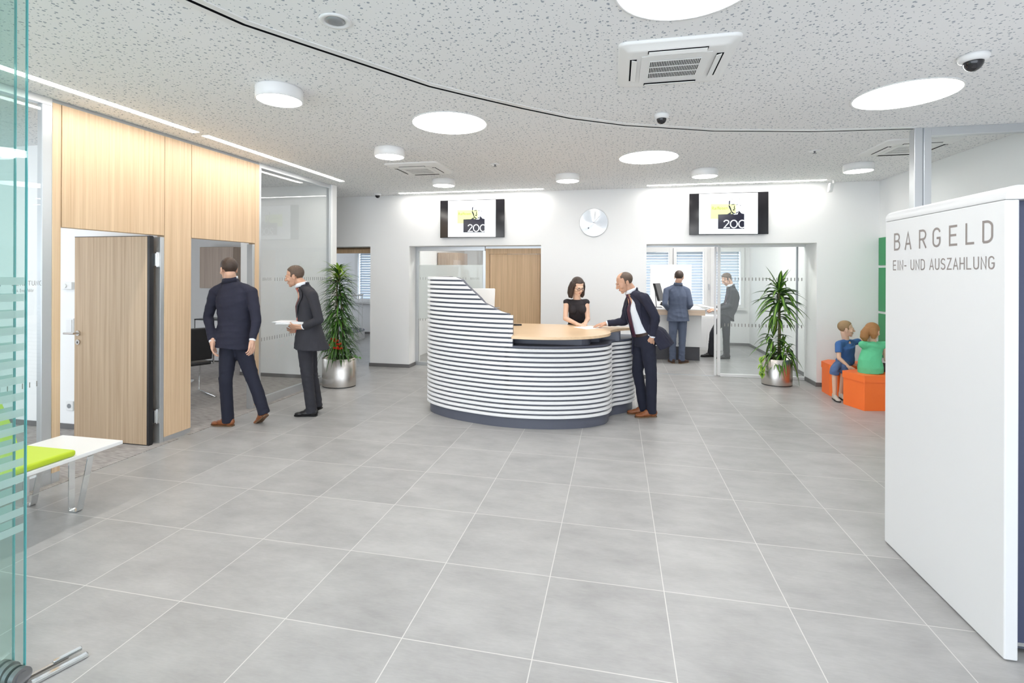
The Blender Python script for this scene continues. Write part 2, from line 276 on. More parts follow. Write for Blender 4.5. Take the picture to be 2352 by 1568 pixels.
# stroke alphabet: unit cell, height 1, width w
def arc(cx, cy, rx, ry, a0, a1, n=8): return [(cx+rx*math.cos(math.radians(a0+(a1-a0)*i/n)), cy+ry*math.sin(math.radians(a0+(a1-a0)*i/n))) for i in range(n+1)]
w_ = .46
GL = {'B':[[(0,.53),(0,0)]+arc(.24,.27,.22,.27,-90,90)+[(0,.54),(0,1)]+arc(.22,.77,.2,.23,90,-90)], 'A':[[(0,0),(.23,1),(.46,0)],[(.07,.3),(.39,.3)]],
 'R':[[(0,0),(0,1)]+arc(.24,.74,.22,.26,90,-90)+[(0,.48)],[(.22,.48),(.46,0)]], 'G':[arc(.23,.74,.23,.26,10,180)+arc(.23,.26,.23,.26,180,360)+[(.46,.46),(.25,.46)]],
 'E':[[(.42,0),(0,0),(0,1),(.42,1)],[(0,.52),(.37,.52)]], 'L':[[(0,1),(0,0),(.4,0)]], 'D':[[(0,0),(0,1),(.18,1)]+arc(.18,.72,.28,.28,90,0)+arc(.18,.28,.28,.28,0,-90)+[(0,0)]],
 'I':[[(.05,0),(.05,1)]], 'N':[[(0,0),(0,1),(.44,0),(.44,1)]], 'U':[[(0,1),(0,.25)]+arc(.22,.24,.22,.24,180,360)+[(.44,1)]],
 'S':[arc(.22,.76,.21,.24,20,180,6)+arc(.22,.76,.21,.24,190,250,3)+arc(.22,.25,.22,.25,70,-160,8)], 'Z':[[(.02,1),(.44,1),(0,0),(.46,0)]], 'H':[[(0,0),(0,1)],[(.44,0),(.44,1)],[(0,.5),(.44,.5)]],
 'T':[[(0,1),(.46,1)],[(.23,1),(.23,0)]], '-':[[(.02,.42),(.24,.42)]], '|':[[(.05,0),(.05,1)]],
 '2':[arc(.25,.75,.24,.25,160,-20,8)+[(.02,0),(.54,0)]], '0':[arc(.31,.5,.31,.5,90,450,20)], 'C':[arc(.31,.5,.31,.5,55,305,14)]}
GW = {'I':.1,'-':.26,'|':.1,' ':.2,'0':.62,'2':.54,'C':.45}
def strokes(mb, text, org, ux, uz, un, h, adv=None, sw=.1, gap=.14, wsc=1, mi=0, th=.002):
    ux, uz, un, org = Vector(ux), Vector(uz), Vector(un), Vector(org); x = 0
    for i, ch in enumerate(text):
        if ch != ' ':
            for si,pl in enumerate(GL[ch]):
                P = [Vector((p[0]*wsc*h, p[1]*(h-sw*h)+sw*h/2)) for p in pl]; hw = sw*h/2; Ls, Rs = [], []
                for j, p in enumerate(P):
                    d0 = (P[j]-P[j-1]).normalized() if j else None; d1 = (P[j+1]-P[j]).normalized() if j < len(P)-1 else None
                    if d0 is None or d0.length < .5: d0 = d1
                    if d1 is None or d1.length < .5: d1 = d0
                    n0 = Vector((-d0.y,d0.x)); n1 = Vector((-d1.y,d1.x)); nn = (n0+n1)
                    nn = n0 if nn.length < .1 else nn.normalized(); k = hw/max(.5, nn.dot(n0))
                    if j == 0: p = p-d1*hw*(.0 if len(pl)>12 else 1)
                    if j == len(P)-1: p = p+d0*hw*(.0 if len(pl)>12 else 1)
                    Ls.append(p+nn*k); Rs.append(p-nn*k)
                for j in range(len(P)-1):
                    q = [Ls[j],Rs[j],Rs[j+1],Ls[j+1]]; mb.add([org+ux*(x+a.x)+uz*a.y+un*(th*.5+.00012*si+.00002*j) for a in q], [(0,1,2,3)], mi)
        x += adv if adv else (GW.get(ch,w_)*wsc+gap)*h
    return x
def stroke_width(text, h, gap, wsc): return sum((GW.get(c,w_)*wsc+gap)*h for c in text)-gap*h
def text_mesh(mb, txt, org, ux, uz, un, width, height=None, mi=0):
    cu = bpy.data.curves.new('t','FONT'); cu.body = txt; cu.size = 1; o = bpy.data.objects.new('t', cu); C.objects.link(o)
    dg = bpy.context.evaluated_depsgraph_get(); dg.update(); me = bpy.data.meshes.new_from_object(o.evaluated_get(dg)); bpy.data.objects.remove(o)
    xs = [v.co.x for v in me.vertices]; ys = [v.co.y for v in me.vertices]; sx = width/(max(xs)-min(xs)); sy = height/(max(ys)-min(ys)) if height else sx
    ux, uz, un, org = Vector(ux), Vector(uz), Vector(un), Vector(org)
    mb.add([org+ux*(v.co.x-min(xs))*sx+uz*(v.co.y-min(ys))*sy+un*.001 for v in me.vertices], [tuple(p.vertices) for p in me.polygons], mi)
    bpy.data.meshes.remove(me)

_nt = W['steel'].node_tree; _tg = _nt.nodes.new('ShaderNodeTangent'); _tg.direction_type = 'RADIAL'; _tg.axis = 'Z'; _nt.links.new(_tg.outputs[0], _nt.nodes['Principled BSDF'].inputs['Tangent'])
# ------------------------------------------------------------------ the setting
def struct(name, mb, mats, label=None, cat=None, parent=None, **k):
    return mb.build(name, mats, parent, label=label, cat=cat, kind=None if parent else 'structure', **k)
YB = 6.0; XP = -1.56; XR = 6.47
struct('floor', MB().box(-6.2,-6,-.2,8,10.6,0), 'floor', 'grey square tiled floor of the whole hall', 'floor')
struct('ceiling', MB().box(-6.2,-6,CE,8,10.6,CE+.25), 'ceil', 'white perforated ceiling with randomly sized round holes', 'ceiling')
m = MB()
for x0,x1 in ((-1.53,-.79),(1.53,3.214),(5.65,6.7)): m.box(x0,YB,0,x1,YB+.5,CE)
for x0,x1 in ((-3.05,-1.53),(-.79,1.53),(3.214,5.65)): m.box(x0,YB,2.125,x1,YB+.5,CE)
struct('wall_back', m, 'wall', 'white back wall with three wide openings under the screens', 'wall')
struct('wall_right', MB().box(XR,-6,0,XR+.2,YB,CE), 'wallcool', 'plain white wall on the right behind the orange stools', 'wall')
m = MB(); m.box(-3.17,4.81,0,XP+.02,4.93,CE).box(-3.17,4.93,0,-3.05,6.1,CE).box(-6.2,6.1,0,-3.05,6.22,CE)
struct('wall_rear_office', m, 'wall', 'white end wall of the left glazed offices', 'wall')
m = MB(); m.box(-6.2,2.05,0,XP-.06,2.17,CE); struct('wall_between_offices', m, 'wall', 'white wall between the two left offices', 'wall')
m = MB()
m.box(-6.4,-6,0,-6.2,10.6,.85).box(-6.4,-6,2.3,-6.2,10.6,CE)
for y0,y1 in ((-6,-1.9),(-.9,.4),(1.4,2.6),(4.2,8.2),(10,10.6)): m.box(-6.4,y0,.85,-6.2,y1,2.3)
struct('wall_left', m, 'wall', 'white outer wall of the left offices with window openings', 'wall')
# rear wall of the back rooms, with window openings
WZ0, WZ1 = .92, 2.2
holes = [(-4.12,-3.3),(-.6,0.2),(.75,1.6),(2.9,3.99),(4.12,4.77),(4.95,5.57)]
m = MB(); m.box(-6.2,10.2,0,8,10.4,WZ0).box(-6.2,10.2,WZ1,8,10.4,CE)
xs = [-6.2]+[v for h_ in holes for v in h_]+[8]
for i in range(0,len(xs),2): m.box(xs[i],10.2,WZ0,xs[i+1],10.4,WZ1)
struct('wall_rear', m, 'wall', 'white rear wall with windows, seen through the openings', 'wall')
struct('wall_rear_right', MB().box(5.75,6.5,0,5.9,10.2,CE), 'wall', 'white side wall of the right back room', 'wall')
struct('wall_rear_middle', MB().box(2.35,6.5,0,2.5,10.2,CE), 'wall', 'white wall between the two back rooms', 'wall')
struct('wall_rear_left', MB().box(-1.25,6.5,0,-1.1,10.2,CE), 'wallcool', 'white wall between back office and stair hall', 'wall')
# windows with blinds
for n,(x0,x1) in enumerate(holes):
    lab = ['window of the stair hall beside the round step','window behind the frosted office glass, left one','window behind the frosted office glass, beside the wooden door','left window of the right back room, behind the white screen','middle window with white blinds beside the man in blue','right window with white blinds behind the sliding glass'][n]
    t = thing('window_%d'%(n+1), lab, 'window', ((x0+x1)/2,10.2,WZ0), kind='structure')
    f = MB(); w2 = .055
    f.box(x0+.02,10.14,WZ0-.05,x1-.02,10.199,WZ0+.03).box(x0+.02,10.14,WZ1-.03,x1-.02,10.199,WZ1+.06).box(x0-w2,10.14,WZ0-.05,x0+.02,10.199,WZ1+.06).box(x1-.02,10.14,WZ0-.05,x1+w2,10.199,WZ1+.06)
    f.build('window_frame','plastic',t, bevel=.004)
    MB().box(x0+.02,10.2,WZ0+.03,x1-.02,10.206,WZ1-.03).build('pane','glass',t)
    b = MB(); z = WZ0+.04; k = 0
    while z < WZ1-.05:
        b.obox(((x0+x1)/2,10.30,z),((x1-x0)/2-.02,0,0),(0,.018,.030),(0,.0006,-.0005)); z += .066
    b.build('blind_slats','blind',t)
    MB().box(x0+.05,10.29,WZ0+.03,x0+.06,10.31,WZ1-.03).box(x1-.06,10.29,WZ0+.03,x1-.05,10.31,WZ1-.03).build('blind_cord','blind',t)
    s = MB().box(x0-.08,10.08,WZ0-.09,x1+.08,10.2,WZ0-.055).build('window_sill','plastic',t)
    if n in (4,): MB().box(x1+.07,10.11,1.36,x1+.10,10.14,1.42).box(x1+.075,10.09,1.28,x1+.095,10.11,1.41).build('window_handle','alu',t)
# baseboards
bb = [('baseboard_back',[(-1.542,5.988,-.778,6.0),(1.518,5.988,3.226,6.0),(5.638,5.988,XR,6.0),(-.79,6.0,-.778,6.27),(1.518,6.0,1.53,6.27),(5.638,6.0,5.65,6.44),(3.214,6.0,3.226,6.45),(-1.542,6.0,-1.53,6.5)]),
      ('baseboard_right',[(XR-.012,-2,XR,5.988)]),
      ('baseboard_office',[(-6.2,2.038,XP-.07,2.05),(-3.17,4.798,XP,4.81),(-6.2,6.088,-3.17,6.1),(-3.182,4.81,-3.17,6.1)]),
      ('baseboard_rear',[(-6.2,10.188,-1.25,10.2),(-1.1,10.188,2.35,10.2),(2.5,10.188,5.75,10.2),(5.738,6.5,5.75,10.19),(-1.262,6.5,-1.25,10.2)])]
for nme, L_ in bb:
    m = MB()
    for a in L_: m.box(a[0],a[1],0,a[2],a[3],.06)
    struct(nme, m, 'base', 'dark grey skirting along the '+nme.split('_')[1]+' wall', 'skirting')
struct('trim_2', MB().box(-6.2,-3,0,-1.505,2.038,.005).box(-6.2,2.17,0,-1.505,4.798,.005).box(-6.2,4.798,0,-3.182,6.088,.005), 'carpet', 'ribbed greige carpet of the two left offices', 'carpet')
# ceiling shadow gap
gp = [(.55,-.7),(.60,-.25),(.762,.231),(.939,.514),(1.168,.876),(1.42,1.274),(1.654,1.528),(1.993,1.881),(2.353,2.22),(2.82,2.52),(3.647,2.867),(4.559,3.07),(5.44,3.15)]
def ribbon(pts, o0, o1, z0, z1):
    P = [Vector((p[0],p[1],0)) for p in pts]; rings = []
    for i,p in enumerate(P):
        d = (P[min(i+1,len(P)-1)]-P[max(i-1,0)]).normalized(); n_ = Vector((-d.y,d.x,0))
        a, b = p+n_*o0, p+n_*o1; rings.append([(a.x,a.y,z0),(b.x,b.y,z0),(b.x,b.y,z1),(a.x,a.y,z1)])
    return MB().loft(rings, 0, False)
t = thing('trim_1','curved dark shadow gap running across the perforated ceiling','ceiling joint',(2.8,2.5,CE),kind='structure')
ribbon(gp,-.014,.014,CE-.0035,CE+.01).build('gap','hole',t); ribbon(gp,.014,.060,CE-.0045,CE+.01).build('edge_profile','white',t); ribbon(gp,-.060,-.014,CE-.0045,CE+.01).build('edge_profile','white',t)
# ------------------------------------------------------------------ left partition: wood wall
t = thing('wall_partition','oak veneered partition wall with two door openings on the left','wall',(XP,2,0),kind='structure')
D = .09   # depth behind the face
MB().box(XP-D,.944,.085,XP,1.003,CE-.03).build('wood_post','oak',t,bevel=.002); MB().box(XP-D,3.165,.04,XP,3.235,CE-.03).build('wood_post','oak',t,bevel=.002)
MB().box(XP-D,1.010,2.015,XP,1.922,CE-.03).build('wood_panel','oak',t,bevel=.002); MB().box(XP-D,2.242,2.015,XP,3.161,CE-.03).build('wood_panel','oak',t,bevel=.002)
MB().box(XP-D,1.929,.05,XP,2.236,CE-.03).build('pilaster','oak',t,bevel=.002)
MB().box(XP-D,.944,0,XP-.004,1.003,.085).box(XP-D,1.929,0,XP-.004,2.236,.05).box(XP-D,3.165,0,XP-.004,3.235,.04).build('plinth','alu',t,bevel=.002)
MB().box(XP-D+.01,.9,CE-.03,XP-.006,3.3,CE).build('head_profile','alud',t)
MB().box(XP-D+.004,1.003,.085,XP-.012,1.010,CE-.03).box(XP-D+.004,1.922,2.015,XP-.012,1.929,CE-.03).box(XP-D+.004,2.236,2.015,XP-.012,2.242,CE-.03).box(XP-D+.004,3.161,2.015,XP-.012,3.165,CE-.03).build('joint','hole',t)
MB().box(XP-.085,1.885,.0,XP-.005,1.927,2.0).box(XP-.085,3.128,.0,XP-.005,3.163,2.0).box(XP-.085,1.003,0,XP-.06,1.02,2.0).build('steel_jamb','alu',t,bevel=.002)
# glazed parts of the partition
def glazing(nm, y0, y1, lab, ends):
    t = thing(nm, lab, 'glass partition', (XP,(y0+y1)/2,0), kind='structure')
    f = MB().box(XP-.055,y0,0,XP-.005,y1,.10).box(XP-.055,y0,CE-.06,XP-.005,y1,CE-.0005)
    for a,b in ends: f.box(XP-.055,a,.10,XP-.005,b,CE-.06)
    f.build('aluminium_frame','alu',t,bevel=.002)
    MB().box(XP-.022,y0+.01,.10,XP-.014,y1-.01,CE-.06).build('pane','glass',t)
    tk = MB()
    return t, tk
t, tk = glazing('window_7',-2.6,.944,'glazed partition with lettering left of the oak post',[(.875,.944),(-2.6,-2.55),(-.62,-.6)])
for z in (1.552,.787):
    y = -2.5
    while y < .90:
        if not (z > 1 and y > .66): tk.box(XP-.0135,y-.003,z,XP-.012,y+.003,z+.04)
        y += .0465
tk.build('tick_row','tick',t)
l = MB(); strokes(l,'BERATUNG',(XP-.012,.688,1.556),(0,1,0),(0,0,1),(1,0,0),.036,sw=.10,gap=.26,wsc=.95,th=.001)
text_mesh(l,'Prok. Ernst Peklar',(XP-.012,.690,1.508),(0,1,0),(0,0,1),(1,0,0),.135,.024); l.build('lettering','tick',t)
t, tk = glazing('window_8',3.235,4.86,'glazed partition beside the tall leafy plant',[(3.235,3.275),(4.77,4.86)])
for z in (1.548,.80):
    y = 3.30
    while y < 4.74:
        if not (z > 1 and y < 3.5): tk.box(XP-.0135,y-.004,z,XP-.012,y+.004,z+.045)
        y += .048
tk.build('tick_row','tick',t)
l = MB(); strokes(l,'BERATUNG',(XP-.012,3.31,1.556),(0,1,0),(0,0,1),(1,0,0),.036,sw=.10,gap=.22,wsc=.8,th=.001); l.build('lettering','tick',t)
MB().box(XP-.16,4.86,0,XP-.0,4.94,CE).build('corner_post','alu',t,bevel=.003)
# open door leaf of the first office
t = thing('door_1','open oak door leaf swung into the left office','door',(-1.60,1.84,0),kind='structure')
MB().box(-2.49,1.80,.012,-1.625,1.842,2.0).build('leaf','oakshade',t,bevel=.002)  # oak colour darkened to stand in for the weaker light on this leaf
MB().box(-1.625,1.802,.012,-1.60,1.846,2.0).build('rebate_seal','black',t); MB().box(-2.49,1.80,2.0,-1.60,1.84,2.006).box(-2.49,1.80,.004,-1.6,1.84,.012).build('edge_strip','black',t)
h = MB(); h.cyl((-2.44,1.80,1.055),(-2.44,1.788,1.055),.026); h.cyl((-2.44,1.80,1.055),(-2.44,1.748,1.055),.009); h.cyl((-2.43,1.75,1.055),(-2.555,1.75,1.055),.0095)
h.cyl((-2.44,1.80,.968),(-2.44,1.789,.968),.026); h.build('door_handle','steel',t)
MB().box(-2.443,1.786,.955,-2.437,1.79,.975).build('keyhole','black',t)
for z in (1.78,.27):
    MB().cyl((-1.585,1.87,z-.07),(-1.585,1.87,z+.07),.010).box(-1.60,1.845,z-.06,-1.583,1.87,z+.06).box(-1.585,1.87,z-.07,-1.567,1.884,z+.07).build('hinge','chrome',t)
# ------------------------------------------------------------------ opening with office glass and wooden door
t = thing('window_9','office glazing with frosted band behind the striped counter','glass partition',(-.1,6.3,0),kind='structure')
MB().box(-.79,6.275,0,.50,6.325,.06).box(-.79,6.275,2.05,.50,6.325,2.125).box(-.79,6.275,.06,-.735,6.325,2.05).box(.465,6.275,.06,.515,6.325,2.05).build('aluminium_frame','alu',t,bevel=.002)
MB().box(-.74,6.296,.06,.47,6.304,2.05).build('pane','glass',t)
MB().box(-.735,6.290,.83,.465,6.293,1.80).build('frosted_band','frost',t)
tk = MB(); x = -.70
while x < .44:
    for z in (1.535,.80):
        if not (z > 1 and x > .2): tk.box(x-.004,6.287,z,x+.004,6.289,z+.045)
    x += .05
tk.build('tick_row','tick',t)
l = MB(); strokes(l,'BERATUNG',(.235,6.288,1.545),(1,0,0),(0,0,1),(0,-1,0),.034,sw=.10,gap=.24,wsc=.85,th=.001); l.build('lettering','tick',t)
t = thing('door_2','closed oak door between the counter and the white pier','door',(1,6.3,0),kind='structure')
MB().box(.515,6.27,0,.585,6.33,2.085).box(.585,6.27,1.99,1.53,6.33,2.085).box(1.485,6.27,0,1.53,6.33,1.99).build('door_frame','oakd',t,bevel=.003)
MB().box(.515,6.28,2.085,1.53,6.32,2.125).build('head_profile','alu',t)
MB().box(.592,6.285,.01,1.478,6.325,1.984).build('leaf','oakd',t,bevel=.002)
MB().cyl((.66,6.285,1.063),(.66,6.235,1.063),.009).cyl((.655,6.238,1.063),(.78,6.238,1.063),.009).cyl((.66,6.285,1.063),(.66,6.275,1.063),.026).build('door_handle','steel',t)
MB().box(.40,6.31,0,.49,6.36,1)if 0 else None
# ------------------------------------------------------------------ right opening: sliding glass
t = thing('door_3','sliding glass door with white frame in front of the right back room','sliding door',(4.9,6.47,0),kind='structure')
MB().box(4.36,6.44,.02,4.40,6.50,2.125).box(4.40,6.44,0,5.65,6.50,.045).box(4.40,6.44,2.09,5.65,6.50,2.125).build('white_frame','white',t,bevel=.003)
MB().box(4.318,6.50,.0,4.350,6.54,2.125).build('white_frame','white',t,bevel=.003)
MB().box(5.528,6.445,.045,5.545,6.495,2.09).build('joint_profile','alud',t)
MB().box(4.40,6.466,.045,5.65,6.474,2.09).build('pane','glassr',t)  # pale haze in the pane colour stands in for reflected brightness
tk = MB(); x = 4.47
while x < 5.62:
    for z in (1.552,.81): tk.box(x-.006,6.462,z,x+.006,6.465,z+.05)
    x += .0515
tk.build('tick_row','tick',t)
MB().box(3.214,6.46,2.10,4.36,6.50,2.125).build('head_profile','alu',t)
struct('trim_3', MB().box(3.226,6.45,0,4.318,6.49,.004), 'alu', 'thin threshold strip in the right opening', 'threshold')
struct('trim_4', MB().box(-3.05,6.46,2.03,-1.53,6.5,2.125).box(-3.05,6.30,2.02,-1.53,6.46,2.09), 'oakd', 'oak beam under the head of the passage by the tall plant', 'beam')
# ------------------------------------------------------------------ right glazed partition
t = thing('window_10','aluminium post and glazing rising behind the white cash kiosk','glass partition',(5.5,3.17,0),kind='structure')
MB().box(5.435,3.13,0,5.50,3.215,CE).build('post','alu',t,bevel=.003); MB().box(5.50,3.14,0,5.515,3.205,CE).build('post_seam','alud',t); MB().box(5.515,3.135,0,5.575,3.21,CE).build('post','alu',t,bevel=.003)
MB().box(5.575,3.135,CE-.075,XR,3.21,CE).box(5.575,3.135,0,XR,3.21,.07).build('rail','alu',t,bevel=.003)
MB().box(5.57,3.17,.07,XR,3.178,CE-.075).build('pane','glass',t)
# ------------------------------------------------------------------ foreground glass door leaves on the left
def leaf(x, y1, lab):
    t = thing('folding_glass_leaf', lab, 'glass door', (x,y1-.5,0), group='folding glass door leaves')
    MB().box(x-.005,y1-.90,.035,x+.005,y1-.003,2.98).build('pane','glassg',t)
    MB().box(x-.0055,y1-.003,.035,x+.0055,y1,2.98).build('glass_edge','gedge',t)
    f = MB(); z = .62
    while z < 1.66: f.box(x+.0055,y1-.90,z,x+.0065,y1-.012,z+.030); z += .066
    f.build('frosted_stripes','frostg',t)
    d = MB(); d.cyl((x-.026,y1-.03,.045),(x-.007,y1-.03,.045),.036,n=28).cyl((x+.007,y1-.03,.045),(x+.03,y1-.03,.045),.036,n=28).cyl((x+.03,y1-.03,.045),(x+.034,y1-.03,.045),.022,n=20)
    d.build('patch_fitting','steeld',t,bevel=.001); return t
leaf(.333,-.535,'green tinted glass door leaf at the left picture edge, the outer one')
leaf(.408,-.545,'green tinted glass door leaf whose edge stands nearest the floor track')
t = thing('floor_door_track','chrome floor track with hinged guide arm lying by the glass doors','door track',(.45,-.5,0))
MB().obox((.462,-.545,.010),(.011,-.004,0),(.055,.16,0),(0,0,.008)).build('track','chrome',t,bevel=.003)
MB().obox((.415,-.55,.016),(.006,-.0025,0),(.045,.13,0),(0,0,.006)).build('guide_arm','steel',t,bevel=.002)
MB().obox((.462,-.425,.026),(.008,-.003,0),(.016,.045,0),(0,0,.007)).build('hinge_block','chrome',t,bevel=.002)
# ------------------------------------------------------------------ ceiling luminaires and fittings
def round_lamp(x, y, lab):
    t = thing('recessed_round_light', lab, 'ceiling light', (x,y,CE), group='large recessed round ceiling lights')
    MB().lathe([(.33,0),(.345,0),(.345,-.006),(.33,-.006)],(x,y,CE),48).build('trim_ring','white',t)
    MB().lathe([(.001,-.004),(.33,-.004),(.33,0),(.001,0)],(x,y,CE),48).build('diffuser','lbig',t); return t
round_lamp(1.27,2.165,'large flush round light above the striped counter, left one')
round_lamp(3.11,3.87,'large flush round light over the receptionist, nearest the clock')
round_lamp(4.87,2.15,'large flush round light above the white cash kiosk')
round_lamp(3.07,.31,'large flush round light cut by the top picture edge')
round_lamp(1.3,-1.6,'large flush round light behind the viewpoint, left'); round_lamp(4.87,-1.6,'large flush round light behind the viewpoint, right')
def drum(x, y, lab):
    t = thing('drum_ceiling_light', lab, 'ceiling light', (x,y,CE), group='small surface mounted drum lights')
    MB().lathe([(.16,0),(.163,-.01),(.163,-.088),(.156,-.092),(.15,-.086),(.15,0)],(x,y,CE),40).build('housing','white',t)
    MB().lathe([(.001,-.088),(.151,-.088),(.151,-.08),(.001,-.08)],(x,y,CE),40).build('diffuser','ldrum',t); return t
for x,y,l in ((.32,1.11,'drum light nearest the viewer, above the walking men'),(.32,2.92,'drum light beside the second air conditioner'),(.29,4.74,'drum light over the left screen'),
   (2.09,4.72,'drum light above the wall clock'),(3.87,4.72,'drum light above the right screen'),(5.65,4.72,'drum light near the white motion sensor')): drum(x,y,l)
def strip(x0,y0,x1,y1,l):
    t = thing('linear_ceiling_light', l, 'ceiling light', ((x0+x1)/2,(y0+y1)/2,CE), group='flush linear ceiling lights')
    MB().box(x0,y0,CE-.005,x1,y1,CE).build('diffuser','lstrip',t)
    MB().box(x0-.006,y0-.006,CE-.003,x0,y1+.006,CE).box(x1,y0-.006,CE-.003,x1+.006,y1+.006,CE).box(x0,y0-.006,CE-.003,x1,y0,CE).box(x0,y1,CE-.003,x1,y1+.006,CE).build('trim_frame','white',t)
strip(-1.27,-.545,-1.195,1.955,'linear light along the oak wall, nearer one'); strip(-1.27,2.067,-1.195,4.566,'linear light along the oak wall, ending at the glazed corner')
strip(-.876,5.74,1.595,5.80,'linear light along the back wall above the left screen'); strip(3.209,5.74,5.679,5.80,'linear light along the back wall above the right screen')
strip(-1.27,-3.16,-1.195,-.66,'linear light along the oak wall, behind the viewpoint')
# added glowing panels that brighten the side rooms
def room_fill(x,y,l,mt='lfill'):
    t = thing('added_fill_panel', l, 'ceiling light', (x,y,CE), group='added office fill panels')
    MB().box(x-.6,y-.15,CE-.006,x+.6,y+.15,CE).build('diffuser',mt,t)
for x,y,l in ((-3.6,.6,'added fill panel on the ceiling of the first left office'),(-3.6,-1.6,'added fill panel on the ceiling of the office at the far left'),(-3.6,3.5,'added fill panel on the ceiling of the second left office'),(-2.2,8.2,'added fill panel on the stair hall ceiling'),
   ): room_fill(x,y,l)
room_fill(.5,7.6,'added fill panel in the back office behind the frosted glass','lroom')
room_fill(4.3,7.35,'added fill panel in the right back room, nearer the sliding glass','lroom'); room_fill(4.3,9.3,'added fill panel in the right back room, nearer the windows')
t = thing('pendant_office_lamp','slim dark pendant lamp over the back room desk','lamp',(4.02,8.55,2.2))
MB().prism(rrect(3.77,8.50,4.27,8.60,.04),2.235,2.252).build('housing','dgrey',t); MB().box(3.80,8.52,2.230,4.24,8.58,2.235).build('diffuser','lroom',t); MB().cyl((3.9,8.55,2.25),(3.9,8.55,CE),.004).cyl((4.14,8.55,2.25),(4.14,8.55,CE),.004).build('suspension_wire','steel',t)
# air conditioning cassettes
def cassette(lab):
    t = thing('air_conditioner_cassette', lab, 'air conditioner', (0,0,0), group='ceiling air conditioner cassettes')
    m = MB(); P = lambda a,r,z: [(x,y,z) for x,y in rrect(-a,-a,a,a,r)]
    m.loft([P(.345,.05,0),P(.345,.05,-.012),P(.335,.045,-.018),P(.31,.035,-.020),P(.295,.03,-.034),P(.26,.02,-.036)],0,True); m.build('housing','plastic',t,local=True)
    g = MB().box(-.205,-.205,-.040,.205,.205,-.036); g.build('grille_panel','plastic',t,local=True,bevel=.002)
    MB().box(-.15,-.135,-.0415,.15,.135,-.040).build('grille_recess','hole',t,local=True)
    b = MB()
    for i in range(31): b.box(-.15+.01*i-.0022,-.135,-.0435,-.15+.01*i+.0022,.135,-.0415)
    for y in (-.135,-.045,.045,.135): b.box(-.152,y-.005,-.044,.152,y+.005,-.0415)
    b.build('grille_bars','plastic',t,local=True)
    for k in range(4):
        R = Matrix.Rotation(PI/2*k,4,'Z'); o = MB().box(-.17,.232,-.0375,.17,.272,-.0355).build('air_slot','hole',t,local=True); o.matrix_local = R
        o = MB().obox((0,.246,-.043),(.165,0,0),(0,.016,.004),(0,-.0003,.0015)).build('air_flap','plastic',t,local=True); o.matrix_local = R
    return t
a1 = cassette('large square air conditioner cassette in the ceiling, the nearest'); a1.location = (3.10,1.20,CE)
a2 = copy_tree(a1); a2.location = (.26,3.92,CE); a2['label'] = 'small looking air conditioner cassette beside the drum light on the left'
a3 = copy_tree(a1); a3.location = (5.75,3.86,CE); a3['label'] = 'air conditioner cassette partly behind the aluminium post'
def dome(x,y,l,s=1):
    t = thing('dome_camera', l, 'security camera', (x,y,CE), group='black domed ceiling cameras')
    MB().lathe([(.001,0),(.062*s,0),(.064*s,-.012),(.056*s,-.034),(.04*s,-.040),(.001,-.040)],(x,y,CE),28).build('base','white',t)
    MB().lathe([(.041*s*math.cos(a),-.038-.046*s*math.sin(a)) for a in [PI/2*i/8 for i in range(8)]]+[(.001,-.038-.046*s)],(x,y,CE),28).build('dome','bezel',t)
dome(4.90,1.47,'dome camera beside the big light above the kiosk',1.25); dome(3.12,2.27,'dome camera at the curved ceiling gap'); dome(-1.24,5.70,'dome camera above the passage by the tall plant')
t = thing('round_ceiling_speaker','round white ceiling speaker near the top left','speaker',(1.27,.30,CE))
MB().lathe([(.085,0),(.085,-.006),(.07,-.008),(.055,-.004),(.055,0)],(1.27,.30,CE),36).build('ring','white',t); MB().lathe([(.001,-.012),(.035,-.010),(.05,-.003),(.05,0),(.001,0)],(1.27,.30,CE),30).build('grille','alud',t)
for x,y,l in ((1.27,3.88,'tiny sprinkler head left of the big round light'),(4.87,3.89,'tiny sprinkler head near the right air conditioner')):
    t = thing('sprinkler_head', l, 'sprinkler', (x,y,CE), group='tiny ceiling sprinklers')
    MB().lathe([(.001,0),(.06,0),(.06,-.004),(.001,-.006)],(x,y,CE),24).build('rosette','white',t); MB().lathe([(.001,-.006),(.012,-.006),(.008,-.02),(.022,-.03),(.001,-.031)],(x,y,CE),16).build('deflector','steeld',t)
t = thing('motion_sensor','white motion detector hanging at the back wall ceiling','motion sensor',(5.75,5.8,CE))
MB().cyl((5.80,5.82,CE),(5.80,5.82,CE-.05),.014).box(5.77,5.80,CE-.06,5.82,5.84,CE-.045).build('bracket','plastic',t)
MB().obox((5.745,5.78,CE-.115),(.030,.008,0),(-.006,.02,.0),(-.012,0,-.065)).build('body','plastic',t,bevel=.008)
MB().obox((5.742,5.757,CE-.14),(.016,.004,0),(-.001,.004,0),(-.003,0,-.018)).build('lens','white',t,bevel=.003)
